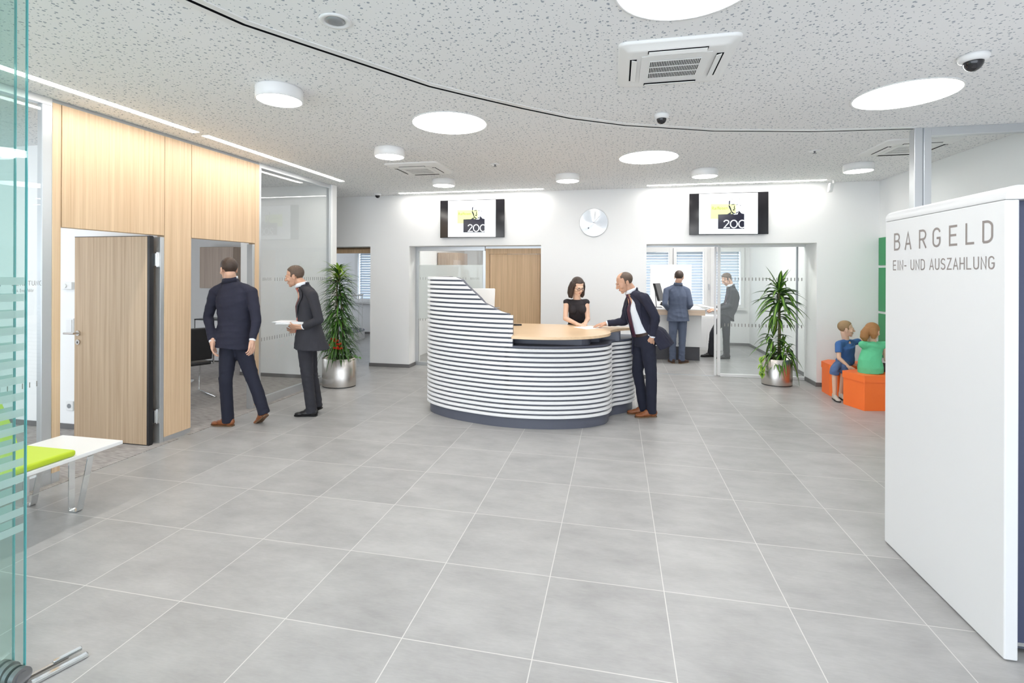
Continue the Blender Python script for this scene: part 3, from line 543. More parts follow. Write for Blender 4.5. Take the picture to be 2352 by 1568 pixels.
# ------------------------------------------------------------------ screens
def screen(x0, lab):
    x1 = x0+1.125; z0, z1 = 2.258, 2.893; y = YB-.06
    t = thing('wall_screen', lab, 'screen', ((x0+x1)/2,y,z0), group='wall screens with the portrait slide')
    MB().box(x0,y,z0,x1,y+.04,z1).build('casing','bezel',t,bevel=.004); MB().box(x0+.3,y+.04,z0+.1,x1-.3,YB,z1-.1).build('wall_mount','dgrey',t)
    S = lambda px_, py_: ((px_-140)/2020*(x1-x0)+x0, z0+((1250-35*(px_-140)/2020)-py_)/((1250-35*(px_-140)/2020)-(190-60*(px_-140)/2020))*(z1-z0))
    def shape(nm, polys, mt, k):
        m = MB()
        for p in polys: m.prism([S(*q) for q in p], y-.0006*k-.0005, y-.0006*k, 0, 'y')
        m.build(nm, mt, t)
    shape('picture',[[(393,1225),(393,195),(1893,155),(1893,1210)]],'scrw',1)
    shape('lime_block',[[(692,835),(692,455),(1180,450),(1340,450),(1340,690),(1180,715),(885,720),(885,835)]],'scrg',2)
    shape('portrait_dark',[[(885,1090),(885,720),(1120,712),(1190,670),(1215,635),(1215,715),(1250,700),(1300,722),(1385,715),(1415,620),(1450,655),(1480,690),(1552,705),(1552,1085)],
      [(1160,380),(1195,355),(1185,470),(1160,470)],[(1148,480),(1185,490),(1215,560),(1240,640),(1290,680),(1330,690),(1290,712),(1235,680),(1195,600),(1165,540)],
      [(1222,470),(1260,450),(1310,455),(1308,472),(1260,472),(1228,482)],[(1335,470),(1398,455),(1395,470),(1340,480)],[(1295,480),(1310,500),(1308,560),(1330,575),(1300,585),(1285,560)],
      [(1255,600),(1290,580),(1315,598),(1300,618),(1262,615)],[(1218,345),(1265,305),(1250,335)],[(1425,295),(1440,320),(1425,330)],[(1445,480),(1472,470),(1455,510)],[(1320,690),(1380,650),(1410,640),(1370,690)]],'scrd',3)
    m = MB(); a = S(728,600); b = S(1130,590); text_mesh(m,'Raiffeisen',(a[0],y-.0022,a[1]),(1,0,0),(0,0,1),(0,-1,0),b[0]-a[0],.048); m.build('screen_word','scrt',t)
    h = S(1300,855)[1]-S(1300,1075)[1]
    for ch,x_,ws in (('2',1035,1.10),('0',1202,1.20),('C',1414,1.20)):
        m = MB(); q = S(x_,1075); strokes(m,ch,(q[0],y-.0024,q[1]),(1,0,0),(0,0,1),(0,-1,0),h,sw=.12,wsc=ws,th=.0006); m.build('screen_digit','scrw',t)
screen(-.202,'wall screen with grey man portrait left of the clock'); screen(3.848,'wall screen with grey man portrait right of the clock')
# ------------------------------------------------------------------ clock
t = thing('wall_clock','round brushed steel clock without numerals between the screens','clock',(2.39,YB-.03,2.477))
cm = mat('radial_steel',(.60,.61,.62),.30,metal=.9,Anisotropic=.95); nt = cm.node_tree; tg = nt.nodes.new('ShaderNodeTangent'); tg.direction_type = 'RADIAL'; tg.axis = 'Y'; nt.links.new(tg.outputs[0], nt.nodes['Principled BSDF'].inputs['Tangent'])
R = .226; rings = [[(r*math.cos(q), yy, r*math.sin(q)) for q in [-2*PI*j/64 for j in range(64)]] for r,yy in ((R,.03),(R,.0),(R-.004,-.004),(.02,-.0045))]
MB().loft(rings,0,False).build('dial',cm,t,local=True)
MB().obox((.045,-.008,.048),(.045,0,.052),(0,.002,0),(.003,0,-.0026)).build('hour_hand','white',t,local=True); MB().obox((.065,-.010,-.034),(.075,0,-.038),(0,.002,0),(.002,0,.004)).build('minute_hand','white',t,local=True)
MB().cyl((0,-.012,0),(0,0,0),.010).build('hub','alu',t,local=True)
m = MB(); 
for a in ((.014,0),(-.014,0),(0,.014),(0,-.014)): m.obox((-.083+a[0]*.5,-.0055,-.088+a[1]*.5),(.005,0,.005),(0,.0008,0),(.003,0,-.003))
m.build('logo_mark','dgrey',t,local=True)
# ------------------------------------------------------------------ cash kiosk
t = thing('cash_kiosk','tall white rounded kiosk with taupe words BARGELD on its side','kiosk',(4.85,.9,0))
X0,X1,Y0,Y1,H = 4.39,5.35,.42,1.395,2.05; r = .045
def shell(y0,y1,nm,mt):
    m = MB(); out = [(X0,0),(X1,0)]+[(X1-r+r*math.cos(a),H-r+r*math.sin(a)) for a in [PI/2*i/6 for i in range(7)]]+[(X0+r-r*math.sin(a),H-r+r*math.cos(a)) for a in [PI/2*i/6 for i in range(7)]]
    inn = [(X0+.05,0),(X1-.05,0),(X1-.05,H-.065),(X0+.05,H-.065)]
    m.box(X0+.001,y0,0,X0+.05,y1,H-.07); m.box(X1-.05,y0,0,X1-.001,y1,H-.07)
    top = [(X0+.001,H-.07),(X1-.001,H-.07)]+out[2:]; m.prism(top,y0,y1,0,'y'); return m.build(nm,mt,t,bevel=.003)
MB().box(X0,Y0,.006,X0+.052,Y1,H-.062).build('side_panel','kiosk',t,bevel=.006,seg=3); MB().box(X1-.052,Y0,.006,X1,Y1,H-.062).build('side_panel','kiosk',t,bevel=.006,seg=3)
m = MB(); top = [(X0,H-.0605),(X1,H-.0605)]+[(X1-r+r*math.cos(a),H-r+r*math.sin(a)) for a in [PI/2*i/6 for i in range(7)]]+[(X0+r-r*math.sin(a),H-r+r*math.cos(a)) for a in [PI/2*i/6 for i in range(7)]]
m.prism(top,Y0,Y1,0,'y',True); m.build('top_cover','kiosk',t,bevel=.004)
MB().box(X0+.052,Y0+.05,.06,X1-.052,Y0+.07,H-.062).build('front_recess','navy',t); MB().box(X0+.045,Y0+.07,.02,X1-.045,Y1,H-.062).build('body','slated',t); MB().box(X0+.052,Y0+.046,.045,X1-.052,Y0+.07,.06).build('kick_strip','chrome',t)
for ch,y in zip('BARGELD',[1.29, 1.177, 1.038, 0.918, 0.785, 0.664, 0.552]):
    m = MB(); strokes(m,ch,(X0-.0002,y,1.8065),(0,-1,0),(0,0,1),(-1,0,0),.1035,sw=.11,wsc=1.16,th=.0012); m.build('letter','letter',t)
y = 1.303; k_ = .818/stroke_width('EIN- UND AUSZAHLUNG',.060,.25,1.05)
for ch in 'EIN- UND AUSZAHLUNG':
    if ch != ' ': m = MB(); strokes(m,ch,(X0-.0002,y,1.688),(0,-1,0),(0,0,1),(-1,0,0),.060,sw=.11,wsc=1.05*k_,th=.0012); m.build('letter','letter',t)
    y -= (GW.get(ch,w_)*1.05+.25)*.060*k_

# ------------------------------------------------------------------ green wall panels
for y0,y1 in ((5.60,6.254),(4.92,5.585)):
  for z0,z1,w_n in ((1.792,2.187,'top'),(1.135,1.757,'middle'),(.478,1.10,'lower')):
    o = MB().box(XR-.02,y0,z0,XR-.002,y1 if y1<5.99 else 5.985,z1).build('green_wall_panel','green',bevel=.002)
    tag(o,'plain green wall panel behind the stools, '+w_n+' row, '+('next to the corner' if y1>6 else 'hidden further by the kiosk'),'wall panel','green wall panels')
# ------------------------------------------------------------------ orange stools
def stool(lab, poly, base):
    t = thing('orange_box_stool', lab, 'stool', base, group='orange vinyl box stools')
    c = Vector((sum(p[0] for p in poly)/len(poly), sum(p[1] for p in poly)/len(poly))); sc = lambda k: [tuple(c+(Vector(p)-c)*k) for p in poly]
    MB().prism(sc(.955),0,.355).build('box','orange',t,bevel=.006,seg=3); MB().prism(poly,.345,.428).build('lid','orange',t,bevel=.014,seg=3)
stool('orange stool nearest the kiosk, carrying the girl in green',[(5.697,4.671),(6.14,4.76),(6.19,5.10),(5.95,5.22),(5.585,4.996)],(5.9,4.95,0))
stool('orange stool by the wall, carrying the boy',[(5.60,5.43),(5.66,5.30),(6.05,5.42),(6.12,5.80),(5.75,5.86),(5.60,5.70)],(5.82,5.55,0))
# ------------------------------------------------------------------ bench
t = thing('waiting_bench','white bench with chrome legs and lime cushions in front of the glazing','bench',(-1.05,0,0))
MB().box(-1.335,-1.55,.403,-.78,.86,.43).build('bench_top','white',t,bevel=.004)
MB().box(-1.28,-1.5,.385,-.84,.78,.403).build('underframe','alu',t)
def bleg(y):
    for xx in (-.955,-1.365):
        p = [(xx,y,.395),(xx,y,.012),(xx+.008,y,.004),(xx+.062,y,.004),(xx+.072,y,.012),(xx+.165,y,.395)]
        m = MB(); rings = []
        for i,q in enumerate(p):
            a = Vector(p[max(i-1,0)]); b = Vector(p[min(i+1,len(p)-1)]); d = (b-a).normalized(); n = d.cross(Vector((0,1,0))).normalized(); q = Vector(q); e = Vector((0,.02,0))
            rings.append([q-e-n*.003,q+e-n*.003,q+e+n*.003,q-e+n*.003])
        m.loft(rings,0,False); m.build('leg','chrome',t)
bleg(.64); bleg(-1.2)
m = MB().box(-1.30,-1.2,.430,-.785,.545,.472); m.build('seat_cushion','lime',t,bevel=.016,seg=3)
MB().prism([(-1.5,.83),(-1.43,.86),(-1.36,.83),(-1.22,.60),(-1.17,.475),(-1.28,.475),(-1.36,.60)][::-1],-1.2,.47,0,'y').build('back_cushion','lime',t,bevel=.012,seg=3)
# ------------------------------------------------------------------ striped reception counter
t = thing('reception_counter','curved reception counter clad in white slats with an oak top','counter',(1.7,3.7,0))
K = spline([Vector((x,y,0)) for x,y in [(.52,4.35),(.505,3.95),(.52,3.66),(.60,3.50),(.78,3.36),(1.05,3.235),(1.53,3.116),(2.0,3.13),(2.38,3.25),(2.60,3.42),(2.665,3.58),(2.665,3.72),(2.71,3.83),(2.81,3.92),(2.90,4.03),(2.95,4.2),(2.93,4.4)]],10)
TN = [(K[min(i+1,len(K)-1)]-K[max(i-1,0)]).normalized() for i in range(len(K))]; NN = [Vector((d.y,-d.x,0)) for d in TN]
prof = [(.2,1.614),(.95,1.617),(1.04,1.586),(1.08,1.543),(1.17,1.472),(1.27,1.393),(1.32,1.34),(1.425,1.295),(1.53,1.245),(1.674,1.216)]
def zt(x):
    if x <= prof[0][0]: return prof[0][1]
    for a,b in zip(prof,prof[1:]):
        if x <= b[0]: return a[1]+(b[1]-a[1])*(x-a[0])/(b[0]-a[0])
    return .885
XE = 1.668
def off(i,d): return K[i]+NN[i]*d
front = [i for i in range(len(K))]
def upto(z):  # curve params (fractional) up to where the profile allows height z
    if z <= .886: return len(K)-1
    best = 0
    for i in range(len(K)-1):
        if i > 15 and K[i].x+NN[i].x*.03 > XE: break
        if zt(off(i,.03).x) >= z or i < 20: best = i
        else: break
    i = best
    if i >= len(K)-2: return i
    a, b = off(i,.03).x, off(i+1,.03).x; lim = XE
    lo, hi = 0, 1
    for _ in range(20):
        m_ = (lo+hi)/2; x = a+(b-a)*m_
        if x <= XE and zt(x) >= z: lo = m_
        else: hi = m_
    return i+lo
def at(s, d):
    i = min(int(s),len(K)-2); f_ = s-i; p = K[i].lerp(K[i+1],f_); n = NN[i].lerp(NN[i+1],f_).normalized(); return p+n*d
m = MB(); n_s = 30; z0_, pitch, hs = .118, .05055, .0305
for k in range(n_s):
    za = z0_+k*pitch; zb = za+hs; low = k < 15
    et = float(len(K)-1) if low else upto(min(zb,1.6139)); eb = float(len(K)-1) if low else upto(min(za,1.6139))
    if k == 15: et = eb = upto(zb)
    S_ = [float(i) for i in range(int(et)+1)]+([et] if et-int(et) > .02 else [])
    rings = []
    def rg(st, sb):
        o_, i_, q = at(st,.036), at(st,.004), at(st,.033); o2, i2, q2 = at(sb,.036), at(sb,.004), at(sb,.033)
        return [(i2.x,i2.y,za),(q2.x,q2.y,za),(o2.x,o2.y,za+.004),(o_.x,o_.y,zb-.004),(q.x,q.y,zb),(i_.x,i_.y,zb)]
    for s_ in S_: rings.append(rg(s_,s_))
    if eb > et+.01: rings.append(rg(et,eb))
    m.loft(rings,0,False)
m.build('slat_cladding','white',t)
# dark backing shell, following the swoop
m = MB(); rings = []
for i in range(len(K)):
    if i > 15 and K[i].x > XE-.004: break
    z = zt(off(i,.03).x)-.004; a, b = off(i,.005), off(i,-.05); rings.append([(a.x,a.y,.10),(a.x,a.y,z),(b.x,b.y,z),(b.x,b.y,.10)])
p_ = at(i-1+.5,.005); m.loft(rings,0,False)
a, b = K[i-1], None
m.build('tall_backing','slate',t)
m = MB(); rings = []
for j in range(i-2,len(K)):
    a, b = off(j,.005), off(j,-.12); rings.append([(a.x,a.y,.10),(a.x,a.y,.880),(b.x,b.y,.880),(b.x,b.y,.10)])
m.loft(rings,0,False); m.build('low_backing','slate',t)
poly = [off(j,-.002) for j in range(len(K))]+[Vector((2.85,4.4,0)),Vector((2.6,4.0,0)),Vector((1.5,3.95,0)),Vector((.62,4.35,0))]
MB().prism([(p.x,p.y) for p in poly],0,.105).build('plinth','slated',t)
# ledge on the lower part
L_ = [off(j,.030) for j in range(i-2,len(K))]; In = [off(j,-.22) for j in range(i-2,len(K)-6)]
m = MB(); rings = []
for j in range(i-1,len(K)):
    a, b = off(j,.031), off(j,-.16); rings.append([(a.x,a.y,.868),(a.x,a.y,.886),(b.x,b.y,.886),(b.x,b.y,.868)])
m.loft(rings,0,False); m.build('ledge','slate',t)
MB().box(XE-.05,3.085,.885,XE,3.13,1.21).build('end_panel','slate',t,bevel=.002)
# recessed neck
m = MB(); m.prism(rrect(1.30,3.27,2.47,3.86,.12),.872,.972); m.prism(rrect(2.20,3.82,2.80,4.10,.03),.872,.972); m.prism([(2.2,3.45),(2.56,3.60),(2.58,3.84),(2.2,3.9)],.872,.972); m.build('neck','slate',t)
wt = spline([Vector((x,y,0)) for x,y in [(1.672,2.99),(1.85,2.975),(2.05,2.99),(2.3,3.06),(2.52,3.20),(2.655,3.40),(2.69,3.56),(2.683,3.70),(2.71,3.84),(2.79,3.985),(2.89,4.07),(3.0,4.10)]],6)
top = [(p.x,p.y) for p in wt]+[(3.02,4.15),(2.95,4.19),(2.62,4.20),(2.42,4.27),(2.1,4.31),(1.4,4.32),(.64,4.32),(.58,3.95),(.60,3.70),(.70,3.54),(.88,3.42),(1.12,3.32),(1.55,3.20),(1.60,3.14),(1.672,3.10)]
MB().prism(top,.972,1.0).build('worktop','oakx',t,bevel=.004)
# things on the counter
t = thing('counter_monitor','white monitor back leaning behind the high end of the counter','monitor',(.85,3.98,1.0))
R_ = Matrix.Rotation(.2,3,'Z'); c = Vector((.98,3.93,1.285)); ax = R_@Vector((.27,0,0)); az = Vector((0,.03,.18)); ay = Vector((0,.018,-.003))
MB().obox(c+Vector((.0,0,-.0)),ax,ay,az).build('case','plastic',t,bevel=.012)
MB().obox(c-ay*1.2-Vector((0,0,.05)),ax*.62,ay*.25,az*.55).build('rear_cover','white',t,bevel=.004)
MB().box(.94,3.96,1.0,1.02,4.0,1.16).build('stand','plastic',t,bevel=.004); MB().box(.86,3.90,1.0,1.10,4.08,1.012).build('foot','plastic',t,bevel=.004)
o = MB().prism([(1.40,4.00),(1.52,4.01),(1.585,4.035),(1.58,4.06),(1.50,4.09),(1.38,4.09)],1.0,1.018).build('desk_pad','black',bevel=.006); tag(o,'flat black pad on the oak top beside the high counter end','desk pad')
o = MB().prism([(2.235,4.02),(2.40,3.815),(2.60,3.99),(2.44,4.19)],1.0,1.0018).build('paper_sheet','paper'); tag(o,'white sheet of paper under the hands on the oak counter top','paper')
# ------------------------------------------------------------------ plants
def leaf_strip(m, base, d, L, wd, droop, mi=(0,0), seg=7, lift=0, fold=.25, twist=0):
    base = Vector(base); d = Vector(d).normalized(); side = d.cross(Vector((0,0,1)))
    side = Vector((1,0,0)) if side.length < .05 else side.normalized(); side = (side*math.cos(twist)+Vector((0,0,1))*math.sin(twist)); rows = []
    for i in range(seg+1):
        s = i/seg; p = base+d*L*s*(1-.12*s*droop)+Vector((0,0,-droop*L*s*s*.9)); q = wd*(math.sin(PI*min(1,.06+.94*s**.75))+.02)*.5
        up_ = Vector((0,0,q*fold)); rows.append([p-side*q+up_,p-side*q*.35,p+side*q*.35,p+side*q+up_])
    n = len(m.v)
    for r_ in rows: m.v += [tuple(v) for v in r_]
    for i in range(seg):
        for j in range(3):
            a = n+i*4+j; m.f.append((a,a+1,a+5,a+4)); m.m.append(mi[1] if j == 1 else mi[0]); m.sm.append(True)
def pot(c, rx, ry, h, par, lab=None):
    MB().lathe([(1,.014),(1,h-.004),(.985,h),(.96,h),(.955,h-.05),(.01,h-.05),(.01,.014)],c,56,0,rx,ry).build('pot','steel',par)
    MB().lathe([(.985,0),(.985,.014),(.01,.014),(.01,0)],c,48,0,rx,ry).build('foot_ring','black',par)
    MB().lathe([(.955,h-.05),(.5,h-.025),(.01,h-.02),(.01,h-.05)],c,32,0,rx,ry).build('soil','soil',par)
rnd = random.Random(3)
c = (-1.229,4.50,0); t = thing('potted_plant','tall drooping narrow leaved plant with red flowers in an oval steel pot','plant',c)
pot(c,.25,.20,.415,t); m = MB()
for k,(dx,dy) in enumerate(((-.03,0),(.03,.03),(.0,-.04))): m.tube([(c[0]+dx,c[1]+dy,.38),(c[0]+dx*1.3,c[1]+dy,.9),(c[0]+dx*.6-.02,c[1]+dy,1.35),(c[0]-.03+dx*.4,c[1],1.70)],[.014,.012,.010,.006])
m.build('cane','stem',t)
m = MB()
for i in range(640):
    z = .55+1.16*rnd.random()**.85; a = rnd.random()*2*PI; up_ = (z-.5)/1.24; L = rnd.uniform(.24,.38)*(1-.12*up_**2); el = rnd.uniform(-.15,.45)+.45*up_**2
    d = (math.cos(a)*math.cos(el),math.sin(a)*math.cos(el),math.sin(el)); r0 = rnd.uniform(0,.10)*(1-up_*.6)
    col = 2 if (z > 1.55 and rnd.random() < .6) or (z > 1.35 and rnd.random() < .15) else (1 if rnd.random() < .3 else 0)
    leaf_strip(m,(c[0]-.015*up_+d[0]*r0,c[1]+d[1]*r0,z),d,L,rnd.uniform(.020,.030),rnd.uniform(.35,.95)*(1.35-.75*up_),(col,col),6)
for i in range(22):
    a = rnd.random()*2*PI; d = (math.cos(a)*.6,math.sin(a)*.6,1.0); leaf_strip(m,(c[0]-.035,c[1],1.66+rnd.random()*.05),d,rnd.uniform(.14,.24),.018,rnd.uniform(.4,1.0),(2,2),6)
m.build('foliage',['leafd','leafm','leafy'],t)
m = MB()
for i in range(60):
    a = rnd.uniform(-2.6,1.2); r0 = rnd.uniform(.03,.17); el = rnd.uniform(.1,1.0); b = (c[0]+math.cos(a)*r0,c[1]+math.sin(a)*r0*.8,.40+rnd.random()*.16)
    leaf_strip(m,b,(math.cos(a)*math.cos(el),math.sin(a)*math.cos(el),math.sin(el)),rnd.uniform(.10,.18),rnd.uniform(.045,.07),rnd.uniform(.3,.9),(rnd.choice((0,1)),)*2,6)
m.build('underplanting',['leafd','leafm'],t)
for (dx,dy,z) in ((.085,-.20,.66),(.13,-.19,.62),(.15,-.20,.56),(-.045,-.21,.60),(.05,-.2,.69),(.10,-.22,.57)):
    m = MB(); leaf_strip(m,(c[0]+dx-.05,c[1]+dy,z),(1,-.3,.35),.10,.095,.1,(0,0),6,fold=.6); fl = m.build('flower','red',t)
    MB().cap((c[0]+dx-.01,c[1]+dy-.01,z+.005),(c[0]+dx+.015,c[1]+dy-.02,z+.05),.005,.003,8).build('spadix','yel',fl); MB().tube([(c[0]+dx*.5,c[1]+dy*.5,.40),(c[0]+dx-.03,c[1]+dy,z)],.003,6).build('flower_stalk','leafm',fl)
m = MB(); m.tube([(c[0]+.2,c[1]-.05,.41),(c[0]+.27,c[1]-.07,.45),(c[0]+.33,c[1]-.08,.43)],.003,6)
for q in ((.26,.45,.5),(.30,.44,1.2),(.34,.44,-.2),(.29,.40,2.6)): leaf_strip(m,(c[0]+q[0],c[1]-.07,q[1]),(math.cos(q[2]),-.3,.2),.07,.05,.6,(0,0),5)
m.build('trailing_vine','leafm',t)
c = (5.12,6.03,0); t = thing('potted_plant','striped dragon plant with two leaf crowns in a round steel pot','plant',c)
pot(c,.212,.19,.395,t)
MB().tube([(c[0]+.03,c[1],.37),(c[0]+.035,c[1],.8),(c[0]+.03,c[1]+.01,1.40)],[.024,.021,.016],12).tube([(c[0]-.04,c[1]+.02,.37),(c[0]-.05,c[1]+.02,.6)],[.02,.016],10).build('cane','stem',t)
m = MB()
def rosette(x,y,z,n,L,wd,sp,d0=.6,d1=1.4):
    for i in range(n):
        a = 2.4*i+rnd.uniform(-.3,.3); el = (1.25 if i < n*.2 else .95)-1.15*(i/n)+rnd.uniform(-.2,.2); zz = z-sp*(i/n)
        d = (math.cos(a)*math.cos(el),math.sin(a)*math.cos(el),math.sin(el)); leaf_strip(m,(x+d[0]*.015,y+d[1]*.015,zz),d,L*rnd.uniform(.8,1.15),wd*rnd.uniform(.85,1.15),rnd.uniform(d0,d1)*(.35 if i < 4 else 1),(0,1),9,fold=.35)
rosette(c[0]+.03,c[1]-.0,1.45,62,.42,.062,.26,.35,.95); rosette(c[0]-.0,c[1]-.02,1.10,24,.32,.052,.12,.5,1.1); rosette(c[0]-.06,c[1]-.03,.74,20,.32,.052,.12,.4,1.0); rosette(c[0]+.06,c[1]-.05,.58,28,.28,.05,.16); rosette(c[0]-.07,c[1]-.06,.47,16,.22,.045,.08); rosette(c[0]+.11,c[1]-.08,.50,14,.24,.045,.08,1.2,2.2)
m.build('foliage',['leafd','leafs'],t)
m = MB(); m.tube([(c[0]-.16,c[1]-.08,.40),(c[0]-.23,c[1]-.11,.42),(c[0]-.25,c[1]-.12,.33),(c[0]-.245,c[1]-.12,.20)],.003,6)
for dx,z,a in ((-.20,.44,2.2),(-.24,.42,-2.6),(-.22,.40,2.8),(-.26,.40,-1.9),(-.25,.31,3.0),(-.23,.28,-2.2),(-.26,.25,-1.5),(-.24,.22,3.4),(-.25,.18,-1.8)): leaf_strip(m,(c[0]+dx+.02,c[1]-.11,z),(math.cos(a),math.sin(a)*.4-.4,-.35),.085,.075,.6,(0,1),6)
m.build('trailing_vine',['leafy','leafm'],t)
# ------------------------------------------------------------------ right back room
t = thing('service_desk','white standing desk with light oak rim behind the man in blue','desk',(3.9,8.1,0))
MB().box(3.42,7.90,.0,4.31,8.5,.262).build('plinth','dgrey',t,bevel=.002); MB().box(3.40,7.87,.262,4.34,8.55,.88).build('body','white',t,bevel=.003)
MB().prism([(3.38,7.60),(4.36,7.60),(4.36,8.6),(3.38,8.6)],.885,.985).build('rim','oakl',t,bevel=.003); MB().prism([(3.38,7.60),(4.36,7.60),(4.36,8.6),(3.38,8.6)],.985,1.0).build('desk_top','white',t,bevel=.002)
o = MB().box(3.44,8.62,0,4.26,8.66,1.845).build('white_screen_panel','wall',bevel=.006); tag(o,'plain white upright screen panel behind the service desk','screen panel')
t = thing('desk_monitor','black monitor seen edge on at the left of the service desk','monitor',(3.50,7.9,1.0))
MB().obox((3.56,7.95,1.30),(.022,-.01,0),(.06,.16,0),(-.045,.0,.17)).build('display','black',t,bevel=.006); MB().obox((3.505,7.98,1.17),(.008,0,0),(0,.02,0),(-.012,0,.165)).obox((3.525,7.97,1.29),(.03,0,0),(0,.015,0),(0,0,.008)).build('stand','steeld',t)
MB().box(3.44,7.9,1.0,3.62,8.08,1.010).build('foot','steeld',t,bevel=.003)
t = thing('desk_telephone','black telephone beside the man in blue on the service desk','telephone',(3.68,7.85,1.0))
MB().obox((3.66,7.85,1.045),(.07,-.02,-.03),(.02,.07,0),(.006,0,.012)).build('base','black',t,bevel=.005); MB().cap((3.60,7.80,1.10),(3.68,7.78,1.04),.018,.018,10).build('handset','bezel',t)
o = MB().obox((4.42,7.86,1.04),(.14,.0,-.03),(.03,.11,0),(0,0,.0012)).build('paper_sheet','paper'); tag(o,'large white form held between the two men over the service desk','paper')
t = thing('low_cabinet','low pale cabinet behind the service desk by the window','cabinet',(4.8,9.6,0)); MB().box(4.4,9.3,.0,5.0,9.8,.74).build('body','plastic',t,bevel=.004); MB().box(4.68,9.292,.05,4.99,9.3,.70).build('door','white',t,bevel=.002); MB().box(4.41,9.292,.05,4.67,9.3,.70).build('door','white',t,bevel=.002)
# back office left: oak cupboard
t = thing('oak_cupboard','oak cupboard standing behind the frosted office glass','cupboard',(-.85,8.4,0)); MB().box(-1.09,8.2,.06,-.62,8.9,2.1).build('body','oakg',t,bevel=.003); MB().box(-1.08,8.185,.08,-.63,8.2,2.08).build('door','oakg',t,bevel=.002); MB().box(-1.08,8.22,0,-.63,8.88,.06).build('plinth','dgrey',t)
t = thing('oak_cupboard','brown wall cupboard glimpsed above the frosted band','cupboard',(-.2,9.9,1.85)); MB().box(-.45,9.75,1.85,.05,10.13,2.35).build('body','oakd',t,bevel=.003); MB().box(-.44,9.735,1.86,-.205,9.75,2.34).build('door','oakg',t); MB().box(-.195,9.735,1.86,.04,9.75,2.34).build('door','oakd',t)
# stair hall
t = thing('round_step','low round white step with blue grey top behind the tall plant','step',(-4.3,9.1,0))
a_ = [(-4.30+.85*math.cos(q),9.15+.85*math.sin(q)) for q in [2*PI*i/48 for i in range(48)]]; MB().prism(a_,0,.19,0,'z',True).build('riser','white',t); MB().prism(a_,.19,.20).build('tread','slated',t)
b_ = [(-4.55+.62*math.cos(q),9.15+.62*math.sin(q)) for q in [2*PI*i/48 for i in range(48)]]; MB().prism(b_,.20,.38,0,'z',True).build('riser','white',t); MB().prism(b_,.38,.39).build('tread','slated',t)
m = MB()
for q in (-1.2,-.9,-.6,-.3,0.0,.3): m.cyl((-4.30+.80*math.cos(q),9.15+.80*math.sin(q),.2),(-4.30+.80*math.cos(q),9.15+.80*math.sin(q),1.1),.012)
m.tube([(-4.30+.80*math.cos(q),9.15+.80*math.sin(q),1.1) for q in [-1.3+.1*i for i in range(18)]],.02); m.build('railing','plastic',t)
# second left office furniture
t = thing('wall_cupboard','grey oak wall cupboard in the second left office','cupboard',(-4.58,6.0,1.35)); MB().box(-4.955,5.86,1.355,-4.21,6.1,2.13).build('body','oakg',t,bevel=.003); MB().box(-4.95,5.845,1.36,-4.215,5.86,2.125).build('door','oakg',t,bevel=.002)
t = thing('low_cabinet','low white cabinet with black edges in the second left office','cabinet',(-4.55,6.0,0)); MB().box(-4.95,5.74,.02,-4.16,6.08,.77).build('body','white',t); MB().box(-4.955,5.73,.765,-4.155,6.08,.785).box(-4.955,5.735,0,-4.935,5.75,.77).box(-4.175,5.735,0,-4.155,5.75,.77).box(-4.955,5.735,0,-4.155,5.75,.02).build('black_frame','black',t)
MB().box(-4.93,5.728,.03,-4.57,5.738,.76).build('door','white',t); MB().box(-4.56,5.728,.03,-4.18,5.738,.76).build('door','white',t)
t = thing('meeting_table','round oak topped meeting table seen through the second door','table',(-3.75,4.15,0)); MB().lathe([(.01,.715),(.50,.715),(.505,.725),(.50,.74),(.01,.74)],(-3.75,4.12,0),48).build('table_top','oakx',t); MB().cyl((-3.75,4.12,.02),(-3.75,4.12,.715),.04).build('column','chrome',t); MB().lathe([(.01,0),(.28,0),(.27,.015),(.01,.03)],(-3.75,4.12,0),36).build('foot','chrome',t)
t = thing('visitor_chair','black cantilever chair with chrome frame beside the oak pilaster','chair',(-2.75,3.3,0))
MB().obox((-2.62,3.33,.72),(.03,-.02,0),(.12,.2,0),(.02,0,.21)).build('backrest','black',t,bevel=.01); MB().obox((-2.82,3.42,.46),(.21,-.11,0),(.11,.2,0),(0,0,.02)).build('seat','black',t,bevel=.012)
for s in (-1,1):
    o_ = Vector((.11*s,.2*s,0)); B = Vector((-2.60,3.33,0))+o_; F = Vector((-3.0,3.53,0))+o_
    MB().tube([B+Vector((.02,0,.9)),B+Vector((0,0,.45)),F+Vector((0,0,.44)),F+Vector((-.02,0,.03)),B+Vector((.06,-.02,.012))],.011).build('frame','chrome',t)
MB().obox((-2.80,3.38,.66),(.18,-.09,0),(.012,.02,0),(0,0,.012)).build('armrest','black',t,bevel=.004)
# first office wall fittings
t = thing('room_thermostat','white thermostat on the office wall left of the open door','thermostat',(-2.89,2.04,1.51)); MB().box(-2.96,2.015,1.475,-2.82,2.05,1.55).build('case','plastic',t,bevel=.004); MB().cyl((-2.90,2.015,1.512),(-2.90,2.003,1.512),.022).build('dial','white',t)
t = thing('light_switch','white light switch on the office wall beside the door leaf','light switch',(-2.87,2.04,1.09)); MB().box(-2.92,2.035,1.01,-2.82,2.05,1.17).build('plate','plastic',t,bevel=.003); MB().box(-2.905,2.028,1.025,-2.835,2.036,1.155).build('rocker','white',t,bevel=.002)
t = thing('wall_socket','white wall socket low beside the open door leaf','socket',(-2.87,2.04,.26)); MB().box(-2.915,2.035,.20,-2.825,2.05,.30).build('plate','plastic',t,bevel=.004); MB().cyl((-2.87,2.037,.25),(-2.87,2.030,.25),.024).build('well','alud',t)
o = MB().box(-3.25,1.60,0,-3.05,1.80,CE).build('grey_column','alud',bevel=.004) if 0 else None
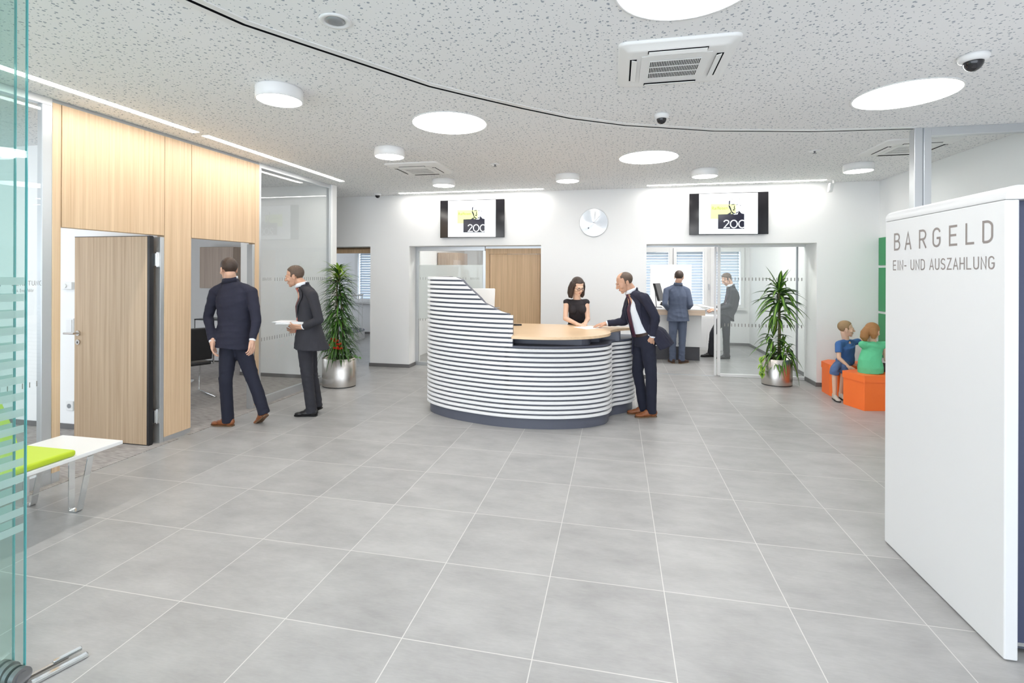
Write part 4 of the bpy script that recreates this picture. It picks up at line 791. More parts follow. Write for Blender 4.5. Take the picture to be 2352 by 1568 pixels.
# ------------------------------------------------------------------ people
UP = Vector((0,0,1))
def frame(fwd, pitch=0, rollx=0):
    f_ = Vector(fwd).normalized(); r_ = f_.cross(UP).normalized(); u_ = r_.cross(f_)
    q = Quaternion(r_,pitch); f_ = q@f_; u_ = q@u_; q = Quaternion(f_,rollx); return q@r_, f_, q@u_
def hand(m, wr, d, back, side, L=.185, curl=.35, spread=.10, thumb=.6, s=1.0):
    """d: pointing direction, back: back-of-hand normal, side: +1 thumb lies towards d x back"""
    d = Vector(d).normalized(); b = Vector(back); b = (b-d*b.dot(d)).normalized(); t = d.cross(b)*side; wr = Vector(wr); s *= L/.185
    m.cap(wr-d*.03*s,wr+d*.02*s,.025*s,.026*s)
    ln = (.074,.083,.077,.060)
    for i in range(4):
        o = t*(.030-.020*i)*s; k = wr+d*(.085-.004*abs(i-1))*s+o*1.05; m.cap(wr+d*.01*s+o*.7,k,.0145*s,.0115*s)
        dd = (d+t*(.5-.33*i)*spread*2).normalized(); p = k; r = .0098*s*(.88 if i == 3 else 1)
        for j,fr in enumerate((.45,.32,.23)):
            ang = curl*(j+.6); v = (dd*math.cos(ang)-b*math.sin(ang)).normalized(); q = p+v*ln[i]*fr*s; m.cap(p,q,r,r*.92); p = q; r *= .92
    m.cap(wr+d*.02*s,wr+d*.06*s,.022*s,.020*s)
    p = wr+d*.022*s+t*.022*s; v = (d*math.cos(thumb)+t*math.sin(thumb)-b*.25).normalized(); q = p+v*.042*s; m.cap(p,q,.0145*s,.0115*s); v = (v+d*.5-b*.1).normalized(); q2 = q+v*.030*s; m.cap(q,q2,.0112*s,.0102*s); v = (v+d*.3).normalized(); m.cap(q2,q2+v*.024*s,.010*s,.0082*s)
def build_head(m, c, B, s=1.0):
    r_, f_, u_ = B; P = lambda x,y,z: c+(r_*x+f_*y+u_*z)*s; E = lambda p,a,b,cc: m.ell(P(*p),r_*a*s,f_*b*s,u_*cc*s,10)
    E((0,-.012,.032),.074,.094,.083); E((0,.035,-.012),.060,.058,.085); E((0,.045,-.065),.046,.045,.042); E((0,.068,-.098),.022,.020,.016)
    E((0,.078,.020),.048,.018,.012)
    for q in (-1,1):
        E((q*.036,.060,-.028),.026,.028,.026); E((q*.032,.082,.003),.0155,.012,.009); E((q*.077,-.008,-.012),.008,.019,.030); E((q*.080,-.014,.004),.008,.014,.016)
    m.cap(P(0,.090,.012),P(0,.112,-.024),.0075*s,.0115*s); E((0,.102,-.031),.017,.012,.009)
    E((0,.089,-.057),.023,.010,.0055); E((0,.087,-.067),.021,.010,.006)
    return P
def hairmesh(m, c, B, s, style):
    r_, f_, u_ = B; P = lambda x,y,z: c+(r_*x+f_*y+u_*z)*s
    def shell(o, a, b, h, keep):
        n = 20; rings = []
        for i in range(1,n):
            ph = PI*i/n; ring = []
            for j in range(40):
                q = 2*PI*j/40; x,y,z = a*math.cos(q)*math.sin(ph), b*math.sin(q)*math.sin(ph), -h*math.cos(ph)
                k = keep(o[0]+x,o[1]+y,o[2]+z); ring.append(P(o[0]+x*k,o[1]+y*k,o[2]+z*k))
            rings.append(ring)
        m.loft(rings,0,True,True)
    short = lambda x,y,z: .80 if (y > .030 and z < .068-.25*abs(x)*0) or (z < -.012 and y > -.03) or (z < -.088) or (y > .058 and z < .085) else 1
    if style == 'short': shell((0,-.014,.036),.081,.100,.090,short)
    elif style == 'receding': shell((0,-.018,.030),.080,.098,.084,lambda x,y,z: .80 if (y > .022 and z < .060) or (y > .052) or (z < -.012 and y > -.03) or z < -.085 else 1)
    elif style in ('long','pony','bob'):
        shell((0,-.016,.034),.085,.103,.092,lambda x,y,z: .80 if (y > .045 and z < .075 and abs(x) < .06) or (z < -.05 and y > 0) else 1)
        if style == 'long':
            for q in (-1,1):
                m.tube([P(q*.066,.012,.06),P(q*.086,.008,-.01),P(q*.084,.010,-.07),P(q*.088,.018,-.13),P(q*.078,.026,-.165)],[.022,.026,.028,.026,.014],12)
                m.tube([P(q*.06,-.05,.04),P(q*.085,-.04,-.04),P(q*.088,-.03,-.11),P(q*.08,-.02,-.18)],[.03,.034,.034,.016],12)
            m.tube([P(0,-.08,.03),P(0,-.09,-.05),P(0,-.085,-.12),P(0,-.08,-.17)],[.05,.06,.06,.03],12)
        else:
            m.tube([P(-.02,-.075,.03),P(-.045,-.10,-.03),P(-.05,-.105,-.09),P(-.04,-.09,-.14)],[.05,.052,.048,.02],12); m.tube([P(.03,-.07,.03),P(.05,-.07,-.04),P(.045,-.07,-.10)],[.045,.045,.02],12)
def ringpts(c, r_, f_, rx, ryf, ryb, n=28, e=.92):
    return [c+r_*rx*math.copysign(abs(math.cos(q))**e,math.cos(q))+f_*((ryf if math.sin(q) > 0 else ryb)*math.copysign(abs(math.sin(q))**e,math.sin(q))) for q in [2*PI*i/n for i in range(n)]]
def person(nm, lab, J, facing, look, pitch=0, hroll=0, hs=1.0, skin='skin', hair='hairb', hstyle='short', coat='snavy', trous='snavt', shoe='shoek', shoes=True, female=False, child=False,
           open_l=None, open_r=.3, tie='tie', hands=None, hem=.13, toe=None, kind='suit', hands_opt=None, bulk=1.0, shl_drop=.0, extra=None):
    J = {k:Vector(v) for k,v in J.items()}; k = bulk*(.72 if child else (.86 if female else 1))
    base = (J['anl']+J['anr'])/2; t = thing(nm, lab, 'person', (base.x,base.y,0))
    if kind == 'suit': J['neck'] = J['neck']+(J['head']-J['neck']).normalized()*.028
    B = frame(look,pitch,hroll); r_, f_, u_ = B; hc = J['head']
    body = MB(); P = build_head(body,hc,B,hs)
    body.cap(P(0,-.028,-.055),J['neck']+Vector((0,0,.01)),.053*k*hs**.5,.060*k,16)
    spine = [J['neck'],J['chest'],J['waist'],J['pelvis']]
    for a,b,r0,r1 in ((J['neck'],J['chest'],.055,.095),(J['chest'],J['waist'],.095,.09),(J['waist'],J['pelvis'],.09,.10)): body.cap(a,b,r0*k,r1*k,14)
    for s in 'lr':
        sh,el,wr,hp,kn,an = [J[q+s] for q in ('sh','el','wr','hp','kn','an')]
        body.cap(J['chest'].lerp(J['neck'],.35),sh-UP*.02,.045*k,.038*k); body.cap(sh-UP*.008,el,.043*k,.036*k,14); body.cap(el,wr,.038*k,.025*k,14); body.cap(J['pelvis'],hp,.08*k,.07*k); body.cap(hp,kn,.068*k,.050*k); body.cap(kn,an,.050*k,.036*k)
        if not shoes: pass
        d = (wr-el).normalized(); ho = (hands or {}).get(s)
        if ho != 'none':
            ho = ho or dict(d=d,back=(sh-J['chest']).normalized(),side=(1 if s == 'r' else -1)); ho = dict(ho); hd = ho.pop('d'); hb = ho.pop('back'); sd = ho.pop('side'); hand(body,wr,hd,hb,sd,s=.78 if child else (.92 if female else 1.0),**ho)
    tf = Vector(facing).normalized()
    toes = {}
    for s in 'lr':
        an = J['an'+s]; d = Vector((toe or {}).get(s,facing)).normalized(); g = Vector((an.x,an.y,max(0,an.z-.09*(.8 if child else 1)))); toes[s] = (g,d)
        dn = d.copy(); body.cap(an,g+dn*.06*k+Vector((0,0,.032)),.026*k,.015*k)
    me = body.union(.0042 if not child else .0038,2); from_mesh('body',me,skin,t)
    # eyes, brows, lips
    e = MB(); ir = MB(); br = MB()
    for q in (-1,1):
        e.ell(P(q*.032,.089,.002),r_*.0115*hs,f_*.006*hs,u_*.0042*hs,8); ir.ell(P(q*.032,.0935,.0015),r_*.0045*hs,f_*.003*hs,u_*.0036*hs,8); br.cap(P(q*.020,.096,.020),P(q*.046,.086,.021),.0028*hs,.002*hs,8)
    e.build('eyes','eyew',t); ir.build('irises','iris',t); br.build('eyebrows',hair,t)
    MB().ell(P(0,.095,-.058),r_*.020*hs,f_*.005*hs,u_*.0035*hs,8).ell(P(0,.093,-.0655),r_*.017*hs,f_*.005*hs,u_*.004*hs,8).build('lips','lip',t)
    h = MB(); hairmesh(h,hc,B,hs,hstyle); from_mesh('hair',h.union(.006,3),hair,t)
    # torso frames
    R1 = (J['shr']-J['shl']); sw = R1.length/2; R1.normalize(); R2 = (J['hpr']-J['hpl']); R2.z = 0; R2 = (R2.normalized()+R1*.3).normalized()
    def fr(R, a, b):
        u = (a-b).normalized(); f2 = u.cross(R).normalized(); return (f2.cross(u)).normalized(), f2
    (rA,fA) = fr(R1,J['neck'],J['chest']); (rB,fB) = fr((R1+R2).normalized(),J['chest'],J['waist']); (rC,fC) = fr(R2,J['waist'],J['pelvis'])
    shc = (J['shl']+J['shr'])/2
    if kind == 'suit':
        sp = spline([J['pelvis']+(J['pelvis']-J['waist']).normalized()*.0+Vector((0,0,-hem)),J['pelvis'],J['waist'],J['chest'],shc+Vector((0,0,-.01)),J['neck']+Vector((0,0,.005))],3); N_ = len(sp)
        def dims(i):
            s = i/(N_-1)
            kk = [(0,.205,.135,.145),(.2,.19,.13,.135),(.4,.172,.118,.118),(.6,sw*.90,.122,.125),(.8,sw*.80,.095,.105),(.93,sw*.45,.07,.085),(1,.072,.06,.072)]
            for a,b in zip(kk,kk[1:]):
                if s <= b[0]+1e-6: u = (s-a[0])/(b[0]-a[0]); return [a[j]+(b[j]-a[j])*u for j in (1,2,3)]
        def ax(i):
            s = i/(N_-1); rr = rC.lerp(rA,s).normalized(); ff = fC.lerp(fA,s).normalized(); return rr, ff
        # shirt body
        m = MB(); rings = []
        for i,p in enumerate(sp):
            a,b,c2 = dims(i); rr,ff = ax(i); rings.append(ringpts(p,rr,ff,a*(.90 if tie else .82)*k,b*(.90 if tie else .82)*k,c2*(.88 if tie else .80)*k))
        m.loft(rings[3:])
        for s in 'lr': m.cap(shc.lerp(J['neck'],.3)-UP*.02,J['sh'+s]-UP*.02,.046*k,.042*k,14)
        cr = [ringpts(J['neck']+UP*z+fA*.004,rA,fA,.066*k*q,.068*k*q,.060*k*q,20) for z,q in ((-.012,1.05),(.03,.98),(.034,.90),(-.01,.9))]
        from_mesh('shirt',m.garment(.008,2,.003,9),'shirt',t); MB().loft(cr,0,True,False,True).build('shirt_collar','shirt',t)
        # jacket: C-shaped shell plus sleeves
        m = MB(); rings = []; G0, G1 = (open_l or (.05,.10)), open_r
        for i,p in enumerate(sp):
            a,b,c2 = dims(i); rr,ff = ax(i); s = i/(N_-1); vg = max(0,(s-.42)/.58)   # lapel opening
            gl = G0[0]+(G0[1]-G0[0])*(1-s) if open_l else .04+.75*vg; gr = (open_r if open_l else .04)+(.0 if open_l else .75*vg)
            n = 30; o_, i_ = [], []
            for j in range(n+1):
                q = PI/2+gl+(2*PI-gl-gr)*j/n; cx, sy = math.cos(q), math.sin(q); X = math.copysign(abs(cx)**.92,cx); Y = math.copysign(abs(sy)**.92,sy)
                yy = b if Y > 0 else c2; fl_ = 1+(extra or {}).get('flare',0)*(1-s)**2*(1 if sy < .5 else .4)
                o_.append(p+rr*X*a*k*fl_+ff*Y*yy*k*fl_); i_.append(p+rr*X*(a-.02)*k*fl_+ff*Y*(yy-.02)*k*fl_)
            rings.append(o_+i_[::-1])
        if (extra or {}).get('tail'):
            tv = Vector(extra['tail']); 
            for i in range(0,8):
                w_t = (1-i/8)**1.3
                for j,v in enumerate(rings[i]):
                    q = (v-sp[i]).normalized().dot(tv.normalized()); rings[i][j] = v+tv*w_t*max(0,q)
        m.loft(rings)
        if tie:
            for e_i,dn_ in ((0,1),(n,-1)):
                lp = MB(); LR = []
                for i in range(N_-9 if N_ > 11 else 3, N_-1):
                    s = (i-(N_-9))/7.0; wd = max(0.15,min(1,1.6*(1-abs(s-.62)*1.5))); ring = rings[i]; a_ = ring[e_i]; b_ = ring[e_i+dn_*2]; o3 = (a_-sp[i]).normalized()*.010
                    bb = a_+(b_-a_).normalized()*.062*wd*k; LR.append([a_+o3*.4,bb+o3,bb+o3*1.5,a_+o3*1.3])
                lp.loft(LR,0,False); lp.build('lapel',coat,t,bevel=.0015)
        jc = MB(); jr = []
        for j in range(15):
            q = -PI*.12-PI*.76*j/14; u_ = rA*math.cos(q)+fA*math.sin(q); p_ = J['neck']+fA*.004; jr.append([p_+u_*.074*k-UP*.02,p_+u_*.090*k-UP*.035,p_+u_*.084*k+UP*.016,p_+u_*.074*k+UP*.022])
        jc.loft(jr,0,True); jc.build('jacket_collar',coat,t)
        for s in 'lr':
            sh,el,wr = J['sh'+s],J['el'+s],J['wr'+s]; inn = shc.lerp(sh,.55); we = el.lerp(wr,.93)
            m.cap(J['neck'].lerp(sh,.30)-UP*.018,sh-UP*.012,.045*k,.060*k,16); m.cap(inn-UP*.02,sh-UP*.012,.055*k,.060*k,16); m.cap(sh-UP*.012,sh.lerp(el,.5),.060*k,.056*k,16); m.cap(sh.lerp(el,.5),el,.056*k,.050*k,16); m.cap(el,el.lerp(we,.5),.051*k,.045*k,16); m.cyl(el.lerp(we,.45),we,.046*k,.037*k,16)
        from_mesh('jacket',m.garment(.0075,3,.0036,5.5,J['neck'].x),coat,t)
        m = MB()
        for s in 'lr': el,wr = J['el'+s],J['wr'+s]; m.cyl(el.lerp(wr,.85),el.lerp(wr,.985),.032*k,.031*k,18)
        m.build('shirt_cuffs','shirt',t)
        if tie:
            top_ = J['neck']+fA*.066*k-UP*.014; tp = [top_]
            for i in range(N_-3,3,-1):
                a,b,c2 = dims(i); rr,ff = ax(i); tp.append(sp[i]+ff*(b*.93*k+.006)+rr*(extra or {}).get('tie_x',0)*(1-i/N_))
            m = MB(); rings = []
            for i,p in enumerate(tp):
                wd = (.022,.014,.020,.026,.030,.034,.036,.036,.036,.036)[min(i,9)]; rr,ff = ax(N_-3-i if i else N_-1); rings.append([p-rr*wd-ff*.004,p+rr*wd-ff*.004,p+rr*wd*.9+ff*.005,p-rr*wd*.9+ff*.005])
            m.loft(rings,0,False); m.build('necktie',tie,t,bevel=.003)
        bc = J['waist'].lerp(J['pelvis'],.55); rr,ff = rC,fC
        if tie: MB().loft([ringpts(bc+UP*z,rr,ff,.165*k,.118*k,.12*k) for z in (-.018,.018)],0,True,True).build('belt','belt',t)
    else:
        w_ = {'dress':(.150,.105,.11),'tee':(.175,.13,.135),'blouse':(.172,.12,.14)}[kind]; z_h = {'dress':-.30,'tee':-.03,'blouse':-.07}[kind]
        sp = [J['pelvis']+Vector((0,0,z_h)),J['pelvis'],J['waist'],J['chest'],shc+Vector((0,0,-.012)),J['neck']-UP*.012]; q = {'dress':.88,'tee':.80,'blouse':.80}[kind]
        D_ = [(w_[0]*1.08,w_[1]*1.05,w_[2]*1.08),(w_[0]*1.12,w_[1]*1.05,w_[2]*1.1),(w_[0]*.86 if kind == 'dress' else w_[0],w_[1]*.9,w_[2]*.9),(sw*.86/k*q/.88,.115,.105),(sw*.86/k,.072,.085),(.085 if kind=='dress' else .068,.07,.075)]
        m = MB(); m.cap(J['chest'],J['neck']-UP*.045,.085*k,.070*k,16)
        rings = [ringpts(p,rC.lerp(rA,i/5).normalized(),fC.lerp(fA,i/5).normalized(),D_[i][0]*k,D_[i][1]*k,D_[i][2]*k) for i,p in enumerate(sp)]
        n0 = MB(); Rg = []
        for i in range(5):
            for u in (0,.33,.66): Rg.append([a.lerp(b,u) for a,b in zip(rings[i],rings[i+1])])
        Rg.append(rings[5]); m.loft(Rg)
        for s in 'lr':
            sh,el = J['sh'+s],J['el'+s]; fr_ = .04 if kind == 'dress' else (.62 if kind == 'tee' else .22); m.cap(J['neck'].lerp(sh,.45)-UP*.022,sh-UP*.004,.040*k,(.050 if kind == 'dress' else .056)*k,14); m.cap(J['chest'].lerp(sh,.6),sh-UP*.01,.06*k,(.048 if kind == 'dress' else .058)*k,14); m.cyl(sh-UP*.004,sh.lerp(el,fr_),(.050 if kind == 'dress' else .058)*k,.060*k if kind == 'tee' else .052*k,18)
            if kind != 'dress': m.cap(J['neck']-UP*.045,sh,.058*k,.054*k,14)
            if child: m.ell(shc-UP*.035,rA*.125,fA*.078,UP*.055,10)
            if female and kind == 'dress': m.ell(J['chest']+fA*.075*k+rA*(.06 if s == 'r' else -.06),rA*.06,fA*.06,UP*.062,10)
        from_mesh({'dress':'dress','tee':'t_shirt','blouse':'blouse'}[kind],m.garment(.006,3,.0032,7,J['neck'].x),coat,t)
    # trousers
    m = MB(); short_ = (extra or {}).get('short')
    m.loft([ringpts(J['waist'].lerp(J['pelvis'],.45),rC,fC,.158*k,.112*k,.115*k),ringpts(J['pelvis'],rC,fC,.172*k,.12*k,.13*k),ringpts((J['hpl']+J['hpr'])/2+Vector((0,0,-.03)),rC,fC,.165*k,.11*k,.12*k)])
    for s in 'lr':
        hp,kn,an = J['hp'+s],J['kn'+s],J['an'+s]; g,d = toes[s]
        m.cap(hp,hp.lerp(kn,.5),.090*k,.080*k,18); m.cap(hp.lerp(kn,.5),kn,.080*k,.066*k,18)
        if short_: m.cyl(kn,kn.lerp(an,.26),.072*k,.076*k,18)
        elif kind != 'dress':
            e_ = an.lerp(g,.50); m.cap(kn,kn.lerp(an,.5),.066*k,.060*k,18); m.cyl(kn.lerp(an,.42),e_,.061*k,.060*k,20)
    if kind != 'dress' or 1: from_mesh('shorts' if short_ else 'trousers',m.garment(.008,3,.0038,6,J['neck'].y,(1,1,.7)),trous,t)
    # shoes
    for s in 'lr':
        g,d = toes[s]; d = Vector((d.x,d.y,d.z)).normalized(); sd = Vector((d.x,d.y,0)).cross(UP).normalized(); n_ = sd.cross(d).normalized(); q = .80*.95 if child else (.85 if female else 1.0)
        hl = g-d*.065*q; m = MB(); out = [(-.052,.022),(-.035,.032),(.04,.031),(.10,.041),(.15,.043),(.185,.034),(.208,.014)]
        L_ = [hl+d*(x+.055)*q+sd*y*q for x,y in out]+[hl+d*(x+.055)*q-sd*y*q for x,y in out[::-1]]
        so = MB(); so.loft([[v+n_*.001 for v in L_],[v+n_*.014*q for v in L_]],0,False); 
        m.ell(hl+d*.045*q+n_*.048*q,d*.055*q,sd*.036*q,n_*.048*q,10); m.ell(hl+d*.10*q+n_*.048*q,d*.065*q,sd*.036*q,n_*.044*q,10); m.ell(hl+d*.13*q+n_*.034*q,d*.085*q,sd*.040*q,n_*.032*q,10); m.ell(hl+d*.205*q+n_*.026*q,d*.058*q,sd*.041*q,n_*.022*q,10); m.cap(hl+d*.05*q+n_*.03*q,hl+d*.045*q+n_*.085*q,.036*q,.038*q,14)
        sh_ = from_mesh('shoe',m.union(.0055,2),shoe,t); so.build('sole','sole' if shoe in ('shoeb','shoem') else 'rubber',sh_)
        if shoe in ('shoeb',):
            la = MB()
            for i in range(3): p = hl+d*(.085+.022*i)*q+n_*(.079-.011*i)*q; la.cap(p-sd*.018,p+sd*.018,.003,.003,6)
            la.build('laces','dgrey',sh_)
    return t, P, B
CR = Vector((math.cos(YAW),-math.sin(YAW),0)); CF = Vector((math.sin(YAW),math.cos(YAW),0))   # picture right, into the picture
PJ = {}
PJ['man_lean']={'head':[2.841,3.836,1.559],'neck':[2.937,3.877,1.432],'chest':[2.987,3.887,1.268],'waist':[3.038,3.898,1.039],'pelvis':[3.074,3.906,0.86],'shl':[3.062,3.719,1.395],'shr':[2.906,4.034,1.336],'ell':[3.185,3.704,1.171],'elr':[2.846,4.062,1.08],'wrl':[3.151,3.738,0.935],'wrr':[2.629,4.047,1.05],'hpl':[3.104,3.83,0.821],'hpr':[3.043,3.981,0.797],'knl':[3.148,3.819,0.538],'knr':[2.978,3.967,0.507],'anl':[3.152,3.861,0.086],'anr':[3.032,4.009,0.08]}
PJ['woman']={'head':[2.261,4.348,1.495],'neck':[2.245,4.426,1.328],'chest':[2.243,4.446,1.206],'waist':[2.245,4.508,1.012],'pelvis':[2.237,4.547,0.804],'shl':[2.369,4.432,1.289],'shr':[2.113,4.378,1.288],'ell':[2.388,4.395,1.071],'elr':[2.106,4.315,1.078],'wrl':[2.366,4.216,1.032],'wrr':[2.294,4.15,1.015],'hpl':[2.3,4.56,0.718],'hpr':[2.175,4.534,0.717],'knl':[2.302,4.54,0.373],'knr':[2.178,4.514,0.373],'anl':[2.302,4.561,0.09],'anr':[2.177,4.534,0.09]}
PJ['walker_navy']={'head':[-1.326,2.479,1.693],'neck':[-1.321,2.511,1.552],'chest':[-1.292,2.517,1.355],'waist':[-1.278,2.52,1.096],'pelvis':[-1.295,2.516,0.884],'shl':[-1.491,2.475,1.457],'shr':[-1.104,2.556,1.459],'ell':[-1.563,2.46,1.175],'elr':[-1.01,2.515,1.136],'wrl':[-1.405,2.35,0.922],'wrr':[-0.997,2.436,0.938],'hpl':[-1.369,2.501,0.781],'hpr':[-1.236,2.549,0.778],'knl':[-1.33,2.447,0.451],'knr':[-1.148,2.608,0.425],'anl':[-1.348,2.505,0.075],'anr':[-1.007,2.638,0.031]}
PJ['walker_grey']={'head':[-0.89,2.99,1.617],'neck':[-0.791,3.01,1.487],'chest':[-0.746,3.02,1.285],'waist':[-0.736,3.022,1.059],'pelvis':[-0.75,3.019,0.857],'shl':[-0.608,2.906,1.413],'shr':[-0.885,3.154,1.399],'ell':[-0.507,2.886,1.127],'elr':[-0.843,3.163,1.094],'wrl':[-0.687,2.838,1.049],'wrr':[-0.87,3.086,0.988],'hpl':[-0.725,2.943,0.769],'hpr':[-0.783,3.094,0.744],'knl':[-0.707,2.967,0.442],'knr':[-0.754,3.121,0.398],'anl':[-0.693,3.031,0.082],'anr':[-0.711,3.17,0.09]}
PJ['man_blue']={'head':[3.889,7.531,1.598],'neck':[3.86,7.546,1.444],'chest':[3.861,7.546,1.242],'waist':[3.87,7.548,0.959],'pelvis':[3.871,7.548,0.74],'shl':[3.663,7.504,1.354],'shr':[4.035,7.582,1.356],'ell':[3.624,7.414,1.1],'elr':[4.087,7.512,1.086],'wrl':[3.72,7.598,0.976],'wrr':[4.037,7.767,0.954],'hpl':[3.792,7.531,0.659],'hpr':[3.95,7.564,0.66],'knl':[3.775,7.507,0.354],'knr':[3.949,7.544,0.355],'anl':[3.78,7.549,0.089],'anr':[3.934,7.541,0.081]}
PJ['man_glass']={'head':[4.87,8.299,1.554],'neck':[4.954,8.317,1.401],'chest':[4.988,8.324,1.204],'waist':[4.947,8.316,0.947],'pelvis':[4.881,8.302,0.75],'shl':[4.97,8.167,1.329],'shr':[4.984,8.497,1.3],'ell':[4.929,8.159,1.06],'elr':[4.9,8.48,1.056],'wrl':[4.641,8.098,0.957],'wrr':[4.658,8.408,0.953],'hpl':[4.841,8.222,0.672],'hpr':[4.842,8.386,0.655],'knl':[4.85,8.224,0.375],'knr':[4.635,8.363,0.384],'anl':[4.864,8.247,0.1],'anr':[4.596,8.416,0.115]}
PJ['boy']={'head':[5.794,5.398,0.923],'neck':[5.798,5.419,0.772],'chest':[5.816,5.423,0.654],'waist':[5.819,5.444,0.521],'pelvis':[5.817,5.464,0.398],'shl':[5.949,5.553,0.724],'shr':[5.67,5.31,0.73],'ell':[6.099,5.666,0.737],'elr':[5.659,5.267,0.544],'wrl':[6.257,5.73,0.716],'wrr':[5.758,5.216,0.436],'hpl':[5.889,5.561,0.335],'hpr':[5.744,5.387,0.362],'knl':[5.758,5.165,0.394],'knr':[5.594,5.049,0.381],'anl':[5.741,5.223,0.129],'anr':[5.636,5.14,0.125]}
PJ['girl']={'head':[5.914,4.953,0.942],'neck':[5.914,4.953,0.81],'chest':[5.899,4.929,0.665],'waist':[5.863,4.901,0.504],'pelvis':[5.869,4.902,0.395],'shl':[5.812,4.931,0.782],'shr':[6.017,4.934,0.772],'ell':[5.991,5.214,0.606],'elr':[6.065,4.944,0.592],'wrl':[6.195,5.339,0.611],'wrr':[6.21,5.209,0.7],'hpl':[5.84,4.937,0.354],'hpr':[5.938,4.917,0.363],'knl':[6.064,5.352,0.278],'knr':[6.237,5.317,0.294],'anl':[6.076,5.355,0.006],'anr':[6.25,5.289,0.014]}

def fixz(n, hips=None, knees=None, waist=None, pelvis=None, ank=None):
    J = PJ[n]
    for k_,v in (('hp',hips),('kn',knees),('an',ank)):
        for s in 'lr':
            if v is not None: J[k_+s][2] = v[s] if isinstance(v,dict) else v
    if waist: J['waist'][2] = waist
    if pelvis: J['pelvis'][2] = pelvis
fixz('man_lean',.87,.50,1.03,.93,.09); J = PJ['man_lean']; J['anr'][0] = 3.075; J['anr'][1] = 3.95; J['knr'][0] = 3.0
t,P,B = person('person','person in dark navy suit and burgundy tie leaning over the counter',J,-CR,-CR-CF*.12,-.45,0,1.0,skin='skint',hair='hairb',hstyle='receding',coat='snavy',trous='snavt',shoe='shoeb',open_l=(.30,1.75),open_r=.42,hem=.18,
   hands={'r':dict(d=-CR*.95-CF*.1+UP*-.12,back=UP,side=-1,curl=.22,spread=.16),'l':dict(d=-UP-CR*.12+CF*.42,back=-CF,side=1,curl=.35)},extra=dict(tail=CR*.20+UP*.05,flare=.05,tie_x=0),toe={'l':-CR-CF*.15,'r':-CR+CF*.1})
fixz('woman',.80,.44,1.03,.90,.09)
t,P,B = person('person','person with long brown hair, glasses and sleeveless black top behind the counter',PJ['woman'],-CF+CR*.25,-CF+CR*.38,-.42,.05,.95,skin='skinw',hair='haird',hstyle='long',coat='sblack',trous='sblack',shoe='shoek',female=True,kind='dress',
   hands={'r':dict(d=CR*.8-CF*.45-UP*.15,back=UP,side=-1,curl=.25,spread=.12),'l':dict(d=-CR*.35-CF*.7-UP*.15,back=UP,side=1,curl=.3,spread=.12)})
r_,f_,u_ = B; gm = MB(); s_ = .95
for q in (-1,1):
    pts = [P(q*.031+.023*math.cos(a),.1045,.001+.016*math.sin(a)) for a in [2*PI*i/16 for i in range(16)]]; gm.tube(pts+[pts[0]],.0022,6); gm.tube([P(q*.054,.103,.006),P(q*.080,.05,.004),P(q*.083,-.01,.002)],.002,6)
gm.tube([P(-.008,.106,.004),P(.008,.106,.004)],.002,6); gm.build('glasses','black',t)
fixz('walker_navy',.90,{'l':.49,'r':.47},1.12,.97,{'l':.09,'r':.16}); PJ['walker_navy']['knr'] = [-1.12,2.60,.49]
PJ['walker_navy']['hpl'][0] += .03
person('person','person in navy suit striding into the second office doorway, back turned',PJ['walker_navy'],-CR*.62+CF*.78,-CR*.8+CF*.6,-.12,0,1.0,skin='skin',hair='haird',coat='snavy',trous='snavt',shoe='shoeb',tie=None,hem=.12,
   hands={'l':dict(d=-UP*1+CR*.1-CF*.1,back=-CR-CF*.4,side=1,curl=.45),'r':dict(d=-UP-CF*.15,back=CR-CF*.3,side=-1,curl=.45)},toe={'l':-CR+CF*.15,'r':-CR*.55+CF*.35-UP*.45})
fixz('walker_grey',.86,.47,1.08,.93,{'l':.09,'r':.12})
person('person','person in charcoal suit with red tie walking past the glazing, carrying white folders',PJ['walker_grey'],-CR,-CR-CF*.1,-.22,0,1.0,skin='skint',hair='hairb',coat='schar',trous='schar',shoe='shoek',tie='tier',open_l=(.30,.45),open_r=.35,hem=.14,
   hands={'l':dict(d=-CR*.9-CF*.1+UP*.05,back=-UP*.6-CF*.6,side=-1,curl=.4),'r':dict(d=-CR*.9+UP*.05,back=-UP*.5+CF*.6,side=1,curl=.4)},toe={'r':-CR*.8-UP*.25},extra=dict(flare=.12,tail=CR*.10))
fixz('man_blue',.85,.46,1.02,.90,.09)
person('person','person in steel blue suit standing at the service desk, seen from behind',PJ['man_blue'],CF+CR*.1,CF+CR*.55,-.1,0,1.0,skin='skin',hair='haird',coat='sblue',trous='sblue',shoe='shoem',tie=None,hem=.12,hands={'l':dict(d=CF+CR*.4-UP*.2,back=UP,side=1,curl=.4),'r':dict(d=CF-CR*.3-UP*.2,back=UP,side=-1,curl=.4)},toe={'r':CF*.5+CR*.8,'l':CF})
fixz('man_glass',{'l':.84,'r':.84},{'l':.46,'r':.48},1.0,.90,.09)
person('person','person in dark suit behind the sliding glass, head bowed towards the desk',PJ['man_glass'],-CR,-CR-CF*.1,-.55,0,1.0,skin='skin',hair='hairb',coat='schar',trous='schar',shoe='shoek',tie='tie',open_l=(.25,.45),open_r=.3,hem=.10,
   hands={'l':dict(d=-CR-UP*.1,back=UP,side=1,curl=.4),'r':dict(d=-CR-UP*.1,back=UP,side=-1,curl=.4)})
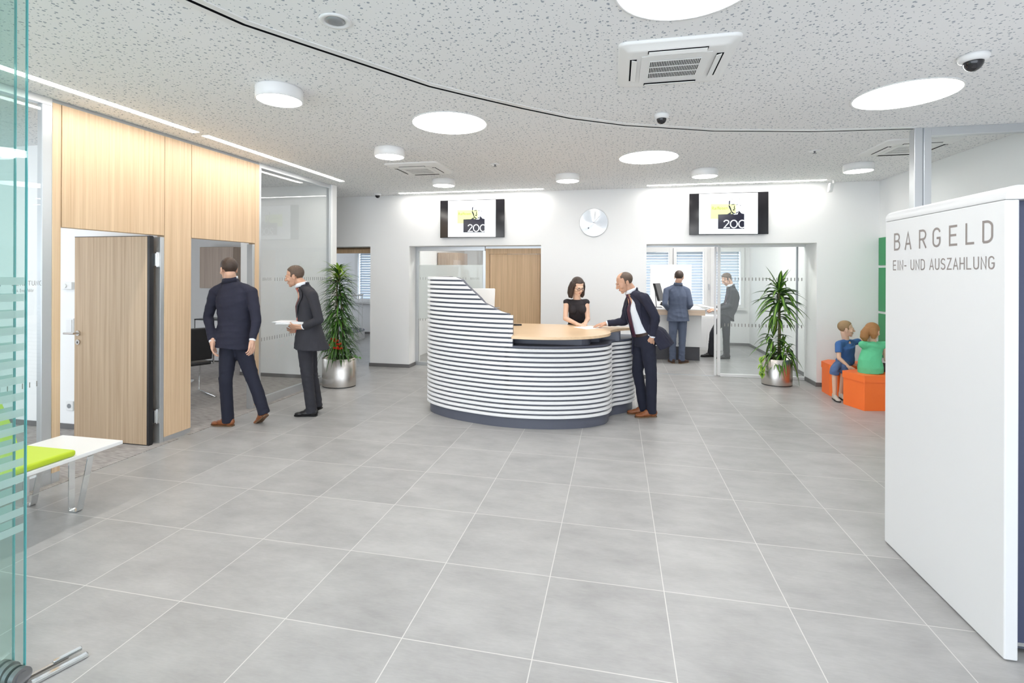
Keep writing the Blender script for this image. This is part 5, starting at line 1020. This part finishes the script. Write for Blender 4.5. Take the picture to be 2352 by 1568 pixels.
b = PJ['boy']; b['pelvis'][2] = .49; b['waist'][2] = .565; b['chest'][2] = .68; b['neck'][2] = .785; b['hpl'][2] = b['hpr'][2] = .475; b['knl'] = [5.74,5.20,.45]; b['knr'] = [5.575,5.14,.42]; b['anl'] = [5.74,5.215,.075]; b['anr'] = [5.60,5.12,.075]; b['knr'][0] = 5.60
b['knl'] = [5.72,5.26,.44]; b['knr'] = [5.58,5.20,.42]; b['anr'] = [5.585,5.20,.075]; b['anl'] = [5.70,5.30,.075]
t,P,B = person('person','person, a boy in a blue printed t-shirt sitting on the stool by the wall',b,-CF*.8-CR*.2,CR*.9-CF*.35,-.05,0,.90,skin='skinw',hair='hairg',coat='tblue',trous='denim',shoe='sneaker',child=True,kind='tee',extra=dict(short=1),tie=None,
   hands={'r':dict(d=CR*.6-CF*.3-UP*.5,back=-CR*.2-CF,side=1,curl=.4),'l':dict(d=CR,back=UP,side=1,curl=.2)})
g = PJ['girl']; g['shl'] = [5.775,4.90,.79]; g['shr'] = [6.055,4.96,.785]; g['pelvis'][2] = .50; g['waist'][2] = .59; g['chest'][2] = .70; g['neck'][2] = .82; g['hpl'] = [5.82,4.98,.49]; g['hpr'] = [5.95,4.93,.49]; g['knl'] = [6.02,5.28,.47]; g['knr'] = [6.24,5.18,.47]; g['anl'] = [6.08,5.34,.075]; g['anr'] = [6.28,5.25,.075]
t,P,B = person('person','person with copper hair and green blouse sitting on the nearest orange stool',g,CF+CR*.6,CR*.85+CF*.5,-.1,0,.92,skin='skinw',hair='hairr',hstyle='pony',coat='tgreen',trous='dpants',shoe='shoek',child=True,kind='blouse',extra=dict(short=1),tie=None,bulk=1.0,
   hands={'r':dict(d=CF+UP*.3,back=CR,side=-1,curl=.4),'l':dict(d=CR+CF*.3+UP*.2,back=UP,side=1,curl=.2)})
# folders carried by the walking person
t = thing('white_folder','white folders held by the person walking past the glazing','folder',(-.80,2.90,1.08))
MB().obox((-.86,2.93,1.10),CR*.20+UP*.0,CF*.11,UP*.004-CR*.001).build('cover','paper',t,bevel=.002); MB().obox((-.80,2.90,1.088),CR*.19,CF*.105,UP*.005).build('pages','paper',t)
